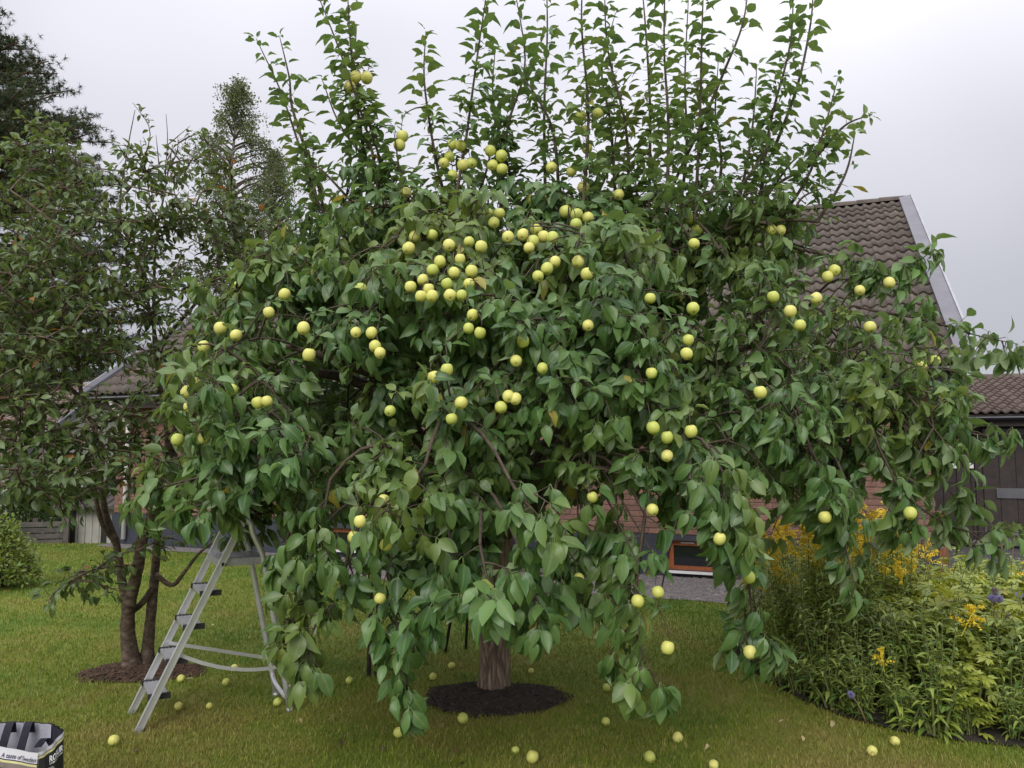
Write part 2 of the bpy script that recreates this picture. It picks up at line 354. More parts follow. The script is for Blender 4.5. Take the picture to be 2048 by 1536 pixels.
# ------------------------------------------------------------------ leaf templates and leaf sets
def leaf_template(width=0.56, rows=6, fold=0.22, curl=0.35, twist=0.0, wave=0.03, petiole=0.28, peak=0.42, seed=0, blunt=1.05):
    """blade of length 1 along +y after its petiole, 3 vertices across; returns verts, faces, mid"""
    rg = random.Random(seed); V = []; Fc = []; mid = []
    def prof(t):
        a = (t/peak) if t < peak else (1-t)/(1-peak)
        return width/2*math.sin(min(a, 1)*math.pi/2)**(0.70 if t < peak else blunt)
    V.append((0, 0, 0)); mid.append(1.0)
    pw = 0.013
    V += [(-pw, 0, 0), (pw, 0, 0), (pw, petiole, 0.0), (-pw, petiole, 0.0)]; mid += [1]*4; Fc.append((1, 2, 3, 4))
    def zz(t): return -curl*t*t
    base = len(V); V.append((0, petiole, 0)); mid.append(1.0); prev = None
    for i in range(1, rows):
        t = i/rows; wd = prof(t); y = petiole+t*(1-0.22*curl*t); z = zz(t); tw = twist*t
        k = len(V)
        for sx in (-1, 0, 1):
            e = abs(sx); x = sx*wd
            zz2 = z + e*wd*fold*2 + (rg.uniform(-wave, wave) if e else 0)
            x2 = x*math.cos(tw); z2 = zz2 + x*math.sin(tw)
            V.append((x2*(1-0.12*fold*e), y, z2)); mid.append(0.0 if e else 1.0)
        if prev is None:
            Fc += [(base, k+1, k), (base, k+2, k+1)]
        else:
            Fc += [(prev, prev+1, k+1, k), (prev+1, prev+2, k+2, k+1)]
        prev = k
    k = len(V); V.append((0, petiole+1-0.22*curl, zz(1.0))); mid.append(0.9)
    Fc += [(prev, prev+1, k), (prev+1, prev+2, k)]
    return np.array(V[0:], dtype=np.float32), Fc, np.array(mid, dtype=np.float32)

def np_mesh(name, V, faces_list, mat, attrs, smooth=True):
    """V: (n,3); faces_list: list of int arrays (m,k)"""
    me = bpy.data.meshes.new(name); me.vertices.add(len(V)); me.vertices.foreach_set('co', np.ascontiguousarray(V, dtype=np.float32).ravel())
    loops = np.concatenate([f.ravel() for f in faces_list]); tot = np.concatenate([np.full(len(f), f.shape[1]) for f in faces_list])
    st = np.concatenate([[0], np.cumsum(tot)[:-1]])
    me.loops.add(len(loops)); me.loops.foreach_set('vertex_index', loops.astype(np.int32))
    me.polygons.add(len(tot)); me.polygons.foreach_set('loop_start', st.astype(np.int32))
    try: me.polygons.foreach_set('loop_total', tot.astype(np.int32))
    except Exception: pass
    for k, a in attrs.items():
        at_ = me.attributes.new(k, 'FLOAT', 'POINT'); at_.data.foreach_set('value', np.ascontiguousarray(a, dtype=np.float32))
    me.update(calc_edges=True)
    if smooth: me.polygons.foreach_set('use_smooth', np.ones(len(me.polygons), dtype=bool))
    me.materials.append(mat); return me

class Leaves:
    def __init__(s, templates, seed=1):
        s.T = templates; s.p = []; s.d = []; s.n = []; s.s = []; s.k = []; s.r = []; s.rg = random.Random(seed)
    def add(s, p, d, n, size, rnd=None):
        s.p.append(tuple(p)); s.d.append(tuple(d)); s.n.append(tuple(n)); s.s.append(size); s.k.append(s.rg.randrange(len(s.T))); s.r.append(s.rg.random() if rnd is None else rnd)
    def arrays(s):
        P = np.array(s.p, dtype=np.float32); D = np.array(s.d, dtype=np.float32); N = np.array(s.n, dtype=np.float32)
        D /= np.linalg.norm(D, axis=1, keepdims=True)+1e-9
        Z = N - D*np.sum(N*D, axis=1, keepdims=True); ln = np.linalg.norm(Z, axis=1, keepdims=True)
        Z = np.where(ln < 1e-3, np.array([[1, 0.3, 0.2]], dtype=np.float32), Z); Z = Z - D*np.sum(Z*D, axis=1, keepdims=True)
        Z /= np.linalg.norm(Z, axis=1, keepdims=True)+1e-9
        X = np.cross(D, Z); return P, X, D, Z, np.array(s.s, dtype=np.float32), np.array(s.k), np.array(s.r, dtype=np.float32)
    def mesh(s, name, mat, origin=(0, 0, 0), keep=None):
        P, X, Y, Z, sc, kk, rr = s.arrays(); P = P - np.array(origin, dtype=np.float32)
        if keep is None: keep = np.ones(len(P), dtype=bool)
        Vs, Fq, Ft, Rn, Md, off = [], [], [], [], [], 0
        for ti, (TV, TF, TM) in enumerate(s.T):
            ix = np.where((kk == ti) & keep)[0]
            if len(ix) == 0: continue
            q = TV[None]*sc[ix, None, None]
            W = P[ix, None] + q[..., 0:1]*X[ix, None] + q[..., 1:2]*Y[ix, None] + q[..., 2:3]*Z[ix, None]
            m = len(TV); Vs.append(W.reshape(-1, 3)); o = off + np.arange(len(ix))[:, None, None]*m
            tq = np.array([f for f in TF if len(f) == 4]); tt = np.array([f for f in TF if len(f) == 3])
            if len(tq): Fq.append((o+tq[None]).reshape(-1, 4))
            if len(tt): Ft.append((o+tt[None]).reshape(-1, 3))
            Rn.append(np.repeat(rr[ix], m)); Md.append(np.tile(TM, len(ix))); off += m*len(ix)
        fl = []
        if Fq: fl.append(np.concatenate(Fq))
        if Ft: fl.append(np.concatenate(Ft))
        return np_mesh(name, np.concatenate(Vs), fl, mat, {'rnd': np.concatenate(Rn), 'mid': np.concatenate(Md)})
    def split_build(s, parent, origin, mat, n_single, part='leaf', rest='crown', drop=None):
        """the n_single leaves that show largest become objects of their own, the rest one part"""
        P, X, Y, Z, sc, kk, rr = s.arrays(); N = len(P)
        ok = np.ones(N, dtype=bool) if drop is None else ~drop
        q = P - np.array([0, 0, CAM_H], dtype=np.float32); f = q[:, 1]*CP+q[:, 2]*SP; up = -q[:, 1]*SP+q[:, 2]*CP
        px = 1024+F*q[:, 0]/f; py = 768-F*up/f
        show = sc/f*(0.35+np.abs(np.sum(Z*q, axis=1))/np.linalg.norm(q, axis=1))
        inside = (px > 10) & (px < 2038) & (py > 10) & (py < 1526) & ok & (f > 0.5)
        order = np.argsort(np.where(inside, -show, 1e3))[:n_single]
        vm = {}
        for j in order:
            key = (int(kk[j]), int(rr[j]*6))
            if key not in vm:
                TV, TF, TM = s.T[key[0]]
                vm[key] = np_mesh(part, TV, [np.array([f for f in TF if len(f) == 4]), np.array([f for f in TF if len(f) == 3])], mat,
                                  {'rnd': np.full(len(TV), (key[1]+0.5)/6*0.95), 'mid': TM})
            o = link(part, vm[key], parent)
            k = float(sc[j]); m = Matrix(((X[j, 0]*k, Y[j, 0]*k, Z[j, 0]*k, P[j, 0]-origin[0]), (X[j, 1]*k, Y[j, 1]*k, Z[j, 1]*k, P[j, 1]-origin[1]), (X[j, 2]*k, Y[j, 2]*k, Z[j, 2]*k, P[j, 2]-origin[2]), (0, 0, 0, 1)))
            o.matrix_local = m
            ok[j] = False
        me = s.mesh(rest, mat, origin, keep=ok); r = link(rest, me, parent); r['kind'] = 'stuff'
        return r

APPLE_T = [leaf_template(0.50+0.04*(i % 3), 7, f, c, t, 0.05, 0.24, 0.43, i, (0.82, 1.05, 0.95)[i % 3]) for i, (f, c, t) in enumerate([(0.18, 0.30, 0.0), (0.30, 0.60, 0.25), (0.12, 0.10, -0.2), (0.40, 0.85, -0.35), (0.26, 0.50, 0.6), (0.02, 0.40, 0.1), (0.34, 0.20, -0.5), (-0.12, 0.55, 0.2)])]
PLUM_T = [leaf_template(0.50, 5, f, c, t, 0.02, 0.18, 0.5, 20+i) for i, (f, c, t) in enumerate([(0.15, 0.25, 0.0), (0.25, 0.45, 0.2), (0.08, 0.2, -0.2)])]
LANCE_T = [leaf_template(0.19, 5, f, c, t, 0.01, 0.03, 0.4, 30+i) for i, (f, c, t) in enumerate([(0.25, 0.45, 0.0), (0.3, 0.8, 0.3), (0.15, 0.25, -0.2)])]
PHLOX_T = [leaf_template(0.27, 5, f, c, t, 0.01, 0.03, 0.42, 40+i) for i, (f, c, t) in enumerate([(0.2, 0.4, 0.0), (0.3, 0.75, 0.3), (0.12, 0.2, -0.2)])]
SMALL_T = [leaf_template(0.62, 2, 0.1, 0.2, 0, 0, 0.1, 0.45, 50), leaf_template(0.55, 2, 0.25, 0.35, 0, 0, 0.1, 0.45, 51)]
def palm_template(seed):
    """deeply lobed leaf: five pointed lobes"""
    rg = random.Random(seed); V = [(0, 0, 0), (-0.012, 0, 0), (0.012, 0, 0), (0.012, 0.35, 0), (-0.012, 0.35, 0)]; Fc = [(1, 2, 3, 4)]; mid = [1]*5
    for a, l in ((-80, 0.5), (-40, 0.72), (0, 0.9), (40, 0.72), (80, 0.5)):
        a = R(a+rg.uniform(-8, 8)); d = (math.sin(a), math.cos(a)); p = (-d[1], d[0]); k = len(V)
        l *= rg.uniform(0.85, 1.15); dz = -0.3*l*rg.uniform(0.4, 1.3)
        V += [(0, 0.35, 0), (d[0]*l*0.55+p[0]*0.15, 0.35+d[1]*l*0.55+p[1]*0.15, dz*0.3+0.02), (d[0]*l, 0.35+d[1]*l, dz), (d[0]*l*0.55-p[0]*0.15, 0.35+d[1]*l*0.55-p[1]*0.15, dz*0.3+0.02)]
        mid += [1, 0, 0.6, 0]; Fc += [(k, k+2, k+1), (k, k+3, k+2)]
    return np.array(V, dtype=np.float32), Fc, np.array(mid, dtype=np.float32)
PALM_T = [palm_template(i) for i in range(3)]

def rvec(rg, s=1.0): return Vector((rg.uniform(-s, s), rg.uniform(-s, s), rg.uniform(-s, s)))
def rosette(L, rg, p, t, outw, n, size, droop=0.55, spread=1.0):
    t = Vector(t).normalized(); a = t.orthogonal().normalized(); b = t.cross(a); a0 = rg.uniform(0, 6.28)
    for i in range(n):
        an = a0 + i*2.4 + rg.uniform(-0.4, 0.4); rad = a*math.cos(an)+b*math.sin(an)
        d = t*rg.uniform(0.2, 0.8) + rad*spread*rg.uniform(0.6, 1.0) + Vector((0, 0, -droop*rg.uniform(0.5, 2.0)))
        nn = Vector((0, 0, 0.75)) + outw*0.55 + rvec(rg, 0.55)
        L.add(p + rvec(rg, 0.008), d, nn, size*rg.uniform(0.68, 1.22))

# ================================================================== GROUND
def sstep(a, b, x):
    t = min(max((x-a)/(b-a), 0), 1); return t*t*(3-2*t)
def zg(x, y):
    return -1.65*sstep(14.0, 19.0, y)*sstep(-5.2, -8.0, x)
def build_ground():
    xs = [-300, -120, -60, -35] + [-24+i*0.75 for i in range(65)] + [35, 60, 120, 300]
    ys = [-20, -5] + [i*0.75 for i in range(1, 41)] + [34, 40, 60, 120, 300, 600]
    v = [(x, y, zg(x, y)) for y in ys for x in xs]; nx = len(xs)
    f = [(j*nx+i, j*nx+i+1, (j+1)*nx+i+1, (j+1)*nx+i) for j in range(len(ys)-1) for i in range(nx-1)]
    b = MB(); b.v = v; b.f = f
    tag(b.build('ground', M['lawn'], smooth=True), 'mown lawn with straw coloured patches around the apple tree', 'lawn', kind='structure')
build_ground()

# the house frame: local x runs along the facade to the right, local y into the house
HROT = R(-21.5); HO = Vector((5.15, 9.35, 0)); HL = 13.5
HX = Vector((math.cos(HROT), math.sin(HROT), 0)); HY = Vector((-math.sin(HROT), math.cos(HROT), 0))
def hl(x, y, z=0): return HO + HX*x + HY*y + Vector((0, 0, z))
def on_wall(px, py):                              # local x, z where the pixel's ray meets the facade
    r = ray(px, py); c = Vector((0, 0, CAM_H)); t = (HO-c).dot(HY)/r.dot(HY); p = c+r*t
    return (p-HO).dot(HX), p.z

# gravel strip along the house, asphalt drive before the garage
def strip(name, pts, z, mat, label, cat, kind='structure'):
    b = MB(); b.poly([(p.x, p.y, z) for p in pts]); return tag(b.build(name, mat), label, cat, kind=kind)
def gravel_edge(x):                               # local y of the lawn edge, slightly wavy
    return -1.72 + 1.25*sstep(-6.8, -9.3, x) + 0.05*math.sin(x*1.7) + 0.03*math.sin(x*4.1)
gp = [hl(x, gravel_edge(x)) for x in [-13.5+i*0.25 for i in range(60)]] + [hl(1.3, -0.02), hl(-13.5, -0.02)]
strip('gravel_strip', gp, 0.006, M['gravel'], 'pale pinkish gravel strip between lawn and brick house', 'gravel')
ap = [hl(-0.3, -3.2), hl(3.0, -3.4), hl(14, -3.4), hl(14, 5.02), hl(0.02, 5.02), hl(0.02, 0.0), hl(1.3, -0.05), hl(1.1, -1.7)]
strip('driveway', ap, 0.012, M['asphalt'], 'grey asphalt driveway in front of the dark brown garage', 'driveway')
def gravel_stones():
    rg = random.Random(5); b = MB(); rn = []
    for i in range(5200):
        x = rg.uniform(-9.5, 1.0); y = rg.uniform(gravel_edge(x)-0.02, -0.05); p = hl(x, y, 0.010); r = rg.uniform(0.010, 0.022)
        n = len(b.v); a = rg.uniform(0, 6)
        for k in range(4): b.v.append((p.x+r*math.cos(a+k*1.57)*rg.uniform(0.7, 1.2), p.y+r*math.sin(a+k*1.57)*rg.uniform(0.7, 1.2), p.z))
        b.v.append((p.x+rg.uniform(-.3, .3)*r, p.y+rg.uniform(-.3, .3)*r, p.z+r*0.7)); v = rg.random(); rn += [v]*5
        for k in range(4): b.f.append((n+k, n+(k+1) % 4, n+4))
    me = b.mesh('gravel', M['gravel'], True); at_ = me.attributes.new('rnd', 'FLOAT', 'POINT'); at_.data.foreach_set('value', rn)
    tag(link('gravel', me), 'loose pale stones of the gravel strip beside the house', 'gravel', kind='stuff')
gravel_stones()

# ================================================================== TILED ROOFS
def tile_mesh(name, mat, wd=0.30, ln=0.37, h=0.045, seg=12, lip=0.03, rise=0.035):
    V, Fc = [], []
    prof = [(i/seg*(wd+0.012), h*(0.5+0.5*math.cos(4*math.pi*(i/seg)-1.1))) for i in range(seg+1)]
    for y, dz in ((0, rise), (ln, 0)):
        for x, z in prof: V.append((x, y, z+dz))
    for x, z in prof: V.append((x, 0.004, z+rise-lip))
    n = seg+1
    for i in range(seg):
        Fc.append((i, i+1, n+i+1, n+i)); Fc.append((2*n+i, 2*n+i+1, i+1, i))
    me = bpy.data.meshes.new(name); me.from_pydata(V, [], Fc); me.materials.append(mat); me.update()
    for i, p in enumerate(me.polygons): p.use_smooth = (i % 2 == 0)
    at_ = me.attributes.new('rnd', 'FLOAT', 'POINT'); at_.data.foreach_set('value', [0.0]*len(V)); return me
def tiled_slope(parent, mat, x0, x1, origin_y, origin_z, slope, length, singles, wd=0.30, expo=0.325, sgn=1, seed=0, right_first=True, jit=0.004):
    """rows of tiles up a slope; local frame of the parent; singles(col,row) says which are objects"""
    rg = random.Random(seed); me = tile_mesh('roof_tile', mat, wd, expo+0.045)
    cs, sn = math.cos(slope), math.sin(slope)
    cols = int(round((x1-x0)/wd)); rows = int(math.ceil(length/expo)); rest = []; V0 = np.array([v.co[:] for v in me.vertices]); 
    for c in range(cols):
        for r in range(rows):
            u = x1-(c+1)*wd; s = r*expo + rg.uniform(-jit, jit); rot = rg.uniform(-0.006, 0.006)
            if r == rows-1: s = length-expo-0.02
            mt = Matrix.Translation((u, origin_y+sgn*s*cs, origin_z+s*sn)) @ Matrix.Rotation(slope if sgn > 0 else -slope, 4, 'X') @ (Matrix.Identity(4) if sgn > 0 else Matrix.Scale(-1, 4, (0, 1, 0))) @ Matrix.Rotation(rot, 4, 'Z')
            if singles(c, r, cols, rows):
                o = link('roof_tile', me, parent); o.matrix_local = mt
            else: rest.append(mt)
    if rest:
        fq = np.array([p.vertices[:] for p in me.polygons]); Vs, Fs, Rn = [], [], []
        for i, mt in enumerate(rest):
            m = np.array(mt); Vs.append(V0@m[:3, :3].T+m[:3, 3]); Fs.append(fq+i*len(V0)); Rn.append(np.full(len(V0), rg.random()))
        o = link('roof_tiles', np_mesh('roof_tiles', np.concatenate(Vs), [np.concatenate(Fs)], mat, {'rnd': np.concatenate(Rn)}, smooth=False), parent)
        o['kind'] = 'stuff'

# ================================================================== BRICK HOUSE
def build_house():
    e = empty('brick_house', HO, HROT)
    tag(e, 'red brick house with steep brown tiled roof and dark blue plinth behind the apple tree', 'house')
    D = 9.1; EZ, EY, RY, RZ = 2.72, -0.45, D/2, 6.23; sl = math.atan2(RZ-EZ, RY-EY); SL = math.hypot(RZ-EZ, RY-EY)
    PL = 0.56; top = 2.95
    # windows on the facade: local x0,x1,z0,z1
    bx0, _ = on_wall(1335, 1110); bx1, _ = on_wall(1445, 1110)
    wins = [(bx0, bx1, 0.09, 0.49), (-2.55, -1.55, 1.25, 2.25), (-6.6, -5.3, 1.2, 2.25), (-10.6, -9.4, 1.2, 2.25), (-9.2, -8.2, 0.12, 0.46)]
    low = [w_ for w_ in wins if w_[1]-w_[0] and w_[3] < 0.6]; upw = [w_ for w_ in wins if w_[3] > 0.6]
    # wall core (mortar face): pieces round the openings
    def wall_pieces(b, x0, x1, z0, z1, y0, y1, holes):
        xs = sorted({x0, x1} | {h[0] for h in holes} | {h[1] for h in holes}); zs = sorted({z0, z1} | {h[2] for h in holes} | {h[3] for h in holes})
        for i in range(len(xs)-1):
            for j in range(len(zs)-1):
                cx, cz = (xs[i]+xs[i+1])/2, (zs[j]+zs[j+1])/2
                if any(h[0] < cx < h[1] and h[2] < cz < h[3] for h in holes): continue
                b.box(xs[i], xs[i+1], y0, y1, zs[j], zs[j+1])
    b = MB(); wall_pieces(b, -HL, 0, PL+0.002, top, 0.0, 0.25, upw)
    b.box(-HL, -HL+0.25, 0.252, D, PL+0.002, top); b.box(-0.25, 0, 0.252, D, PL+0.002, top); b.box(-HL+0.252, -0.252, D-0.25, D, PL+0.002, top)
    for x0, x1 in ((-HL, -HL+0.25), (-0.25, 0)):
        n = len(b.v); b.v += [(x0, 0.0, top+0.002), (x1, 0.0, top+0.002), (x1, D, top+0.002), (x0, D, top+0.002), (x0, RY, RZ-0.12), (x1, RY, RZ-0.12)]
        b.f += [(n, n+1, n+5, n+4), (n+1, n+2, n+5), (n+2, n+3, n+4, n+5), (n+3, n, n+4), (n, n+3, n+2, n+1)]
    wall = b.build('wall', M['mortar'], e)
    b = MB(); wall_pieces(b, -HL-0.02, 0.02, -0.1, PL, -0.03, 0.24, low); b.box(-HL-0.02, -HL+0.2, 0.242, D, -0.1, PL); b.box(-0.2, 0.02, 0.242, D, -0.1, PL)
    b.build('plinth', M['plinth'], e)
    # bricks: the ones seen below the apple crown are single objects, the rest one part
    rg = random.Random(3); bw, bh = 0.25, 0.0755; row = 0; z = PL+0.004; cells = []
    while z+bh < top:
        x = -HL - (bw/2 if row % 2 else 0)
        while x < 0:
            x0, x1 = max(x, -HL)+0.005, min(x+bw, 0)-0.005
            if x1-x0 > 0.04:
                segs = [(x0, x1)]
                for h in upw:
                    ns = []
                    for a, c in segs:
                        if h[2] < z+bh and h[3] > z and a < h[1] and c > h[0]:
                            if a < h[0]-0.03: ns.append((a, h[0]))
                            if c > h[1]+0.03: ns.append((h[1], c))
                        else: ns.append((a, c))
                    segs = ns
                cells += [(a, c, z+0.005, z+bh-0.005) for a, c in segs]
            x += bw
        z += bh; row += 1
    full = MB().cbox(-0.12, 0.12, -0.012, 0.0, -(bh-0.01)/2, (bh-0.01)/2, 0.004).mesh('brick', M['brick'])
    at_ = full.attributes.new('rnd', 'FLOAT', 'POINT'); at_.data.foreach_set('value', [0.0]*len(full.vertices))
    def key(c):
        p = proj(hl((c[0]+c[1])/2, 0, c[2])); return abs(p[0]-1610)/2.2 + abs(p[1]-1020)
    cells.sort(key=key); rest = MB(); rn = []; cnt = 0
    for c in cells:
        jy = rg.uniform(-0.003, 0.002)
        if cnt < 300 and abs((c[1]-c[0])-0.24) < 0.003:
            o = link('brick', full, wall); o.location = ((c[0]+c[1])/2, jy, (c[2]+c[3])/2); cnt += 1
        else:
            k = len(rest.v); rest.cbox(c[0], c[1], -0.012+jy, -0.0005, c[2], c[3], 0.004); rn += [rg.random()]*(len(rest.v)-k)
    # bricks of the right gable
    me = rest.mesh('bricks', M['brick']); at_ = me.attributes.new('rnd', 'FLOAT', 'POINT'); at_.data.foreach_set('value', rn)
    link('bricks', me, wall)['kind'] = 'stuff'
    g = MB(); rn = []; row = 0; z = PL+0.004
    while z+bh < RZ-0.3:
        lim = RY - (z+bh-top)/(RZ-0.12-top)*RY if z+bh > top else RY
        y = RY-lim + (0.12 if row % 2 else 0)
        while y+bw < RY+lim:
            k = len(g.v); g.box(0.0005, 0.012, y+0.005, y+bw-0.005, z+0.005, z+bh-0.005); rn += [rg.random()]*(len(g.v)-k); y += bw
        z += bh; row += 1
    me = g.mesh('gable_bricks', M['brick']); at_ = me.attributes.new('rnd', 'FLOAT', 'POINT'); at_.data.foreach_set('value', rn)
    link('gable_bricks', me, wall)['kind'] = 'stuff'
    # windows
    for (x0, x1, z0, z1) in wins:
        lowr = z1 < 0.6; fm = M['oak'] if lowr else M['brown_board']; y = 0.05; fw = 0.075
        fb = MB(); fb.box(x0, x1, y, y+0.06, z1-fw, z1); fb.box(x0, x1, y, y+0.06, z0, z0+0.05); fb.box(x0, x0+fw, y, y+0.06, z0+0.05, z1-fw); fb.box(x1-fw, x1, y, y+0.06, z0+0.05, z1-fw)
        if not lowr: fb.box((x0+x1)/2-0.04, (x0+x1)/2+0.04, y+0.002, y+0.058, z0+0.05, z1-fw)
        wn = fb.build('window', fm, e)
        MB().box(x0+fw, x1-fw, y+0.03, y+0.036, z0+0.05, z1-fw).build('pane', M['glass'], wn)
        MB().box(x0-0.03, x1+0.03, -0.10, y-0.002, z0-0.03, z0-0.003).build('sill', M['white_paint'] if lowr else M['black_metal'], wn)
        MB().box(x0, x1, 0.20, 0.235, z0, z1).build('room_backing', M['black_plastic'], wn)
        if lowr: MB().box(x0+fw+0.10, x0+fw+0.28, y-0.012, y-0.001, z1-0.045, z1-0.028).build('handle', M['white_paint'], wn)
    # roof: felt deck, tiles, ridge, verges, gutters
    nx, nz_ = -math.sin(sl), math.cos(sl)
    def rp(x, s, off=0.0, front=True):
        y = EY + s*math.cos(sl) - off*math.sin(sl); z = EZ + s*math.sin(sl) + off*math.cos(sl)
        return (x, y if front else 2*RY-y, z)
    XL, XR = -HL-0.35, 0.35
    rb = MB()
    for fr in (True, False):
        a = [rp(XL, 0, -0.10, fr), rp(XR, 0, -0.10, fr), rp(XR, SL-0.04, -0.10, fr), rp(XL, SL-0.04, -0.10, fr), rp(XL, 0, 0, fr), rp(XR, 0, 0, fr), rp(XR, SL, 0, fr), rp(XL, SL, 0, fr)]
        rb.hexa(a)
    roof = rb.build('roof', M['roof_felt'], e)
    tiled_slope(roof, M['tile'], XL+0.02, XR-0.10, EY-0.03*math.cos(sl), EZ-0.03*math.sin(sl)+0.012, sl, SL, lambda c, r, C, Rr: c < 15, seed=1)
    tiled_slope(roof, M['tile'], XL+0.02, XR-0.10, 2*RY-EY+0.03, EZ-0.01, sl, SL, lambda c, r, C, Rr: False, sgn=-1, seed=2)
    rc = MB()
    for i in range(9):
        an = math.pi*i/8; rc.v += [(0.0, -0.115*math.cos(an), 0.105*math.sin(an)), (0.40, -0.10*math.cos(an), 0.092*math.sin(an))]
    for i in range(8): rc.f.append((2*i, 2*i+1, 2*i+3, 2*i+2))
    rc.f.append(tuple(2*i for i in range(9)))
    rme = rc.mesh('ridge_tile', M['tile'], True); n = int((XR-XL)/0.37)
    for i in range(n):
        o = link('ridge_tile', rme, roof); o.location = (XR-0.42-i*0.37, RY, RZ+0.015+rg.uniform(-0.004, 0.004))
    for sx, xx in ((1, XR), (-1, XL)):
        for fr in (True, False):
            x0, x1 = (xx-0.10, xx+0.09) if sx > 0 else (xx-0.09, xx+0.10)
            b = MB(); b.hexa([rp(x0, -0.05, 0.004, fr), rp(x1, -0.05, 0.004, fr), rp(x1, SL+0.02, 0.004, fr), rp(x0, SL+0.02, 0.004, fr), rp(x0, -0.05, 0.10, fr), rp(x1, -0.05, 0.10, fr), rp(x1, SL+0.03, 0.10, fr), rp(x0, SL+0.03, 0.10, fr)])
            vb = b.build('verge_board', M['grey_metal'], roof)
            xo = xx+0.092*sx; b = MB(); x0, x1 = min(xo, xo+0.025*sx), max(xo, xo+0.025*sx)
            b.hexa([rp(x0, -0.06, -0.16, fr), rp(x1, -0.06, -0.16, fr), rp(x1, SL, -0.16, fr), rp(x0, SL, -0.16, fr), rp(x0, -0.06, 0.115, fr), rp(x1, -0.06, 0.115, fr), rp(x1, SL+0.06, 0.115, fr), rp(x0, SL+0.06, 0.115, fr)])
            b.build('verge_trim', M['pale_trim'], roof)
    MB().box(XL+0.04, XR-0.04, EY+0.03, EY+0.055, EZ-0.25, EZ-0.09).build('fascia', M['brown_board'], e)
    MB().box(XL+0.04, XR-0.04, EY+0.057, -0.03, EZ-0.24, EZ-0.22).build('soffit', M['brown_board'], e)
    def gutter(x0, x1, y, z, name='gutter'):
        b = MB(); k = 7; pr = [(-0.06*math.cos(math.pi*i/(k-1)), -0.06*math.sin(math.pi*i/(k-1))) for i in range(k)]
        for x in (x0, x1):
            for a, c in pr: b.v.append((x, y+a, z+c))
        for i in range(k-1): b.f.append((i, i+1, k+i+1, k+i))
        b.f += [tuple(range(k)), tuple(reversed(range(k, 2*k)))]
        o = b.build(name, M['black_metal'], e, True)
        MB().box(x0, x1, y-0.072, y-0.061, z-0.012, z+0.012).build('gutter_rim', M['grey_metal'], o)
        for i in range(int((x1-x0)/0.6)):
            x = x0+0.3+i*0.6; MB().box(x-0.012, x+0.012, y-0.077, y+0.045, z+0.002, z+0.012).build('bracket', M['black_metal'], o)
    gutter(XL+0.03, XR-0.03, EY-0.055, EZ-0.05)
    for x, m_ in ((-HL+0.35, M['white_paint']), (-0.25, M['black_metal'])):
        pts = [(x, EY-0.04, EZ-0.11), (x, EY+0.02, EZ-0.22), (x, -0.10, EZ-0.50), (x, -0.085, EZ-0.65), (x, -0.085, 0.1)]
        MB().tube(pts, 0.04, 8).build('downpipe', m_, e, True)
    MB().box(0.028, 0.12, -0.05, 0.30, 0.05, 0.95).build('corner_board', M['rust_board'], e)
    return e
build_house()

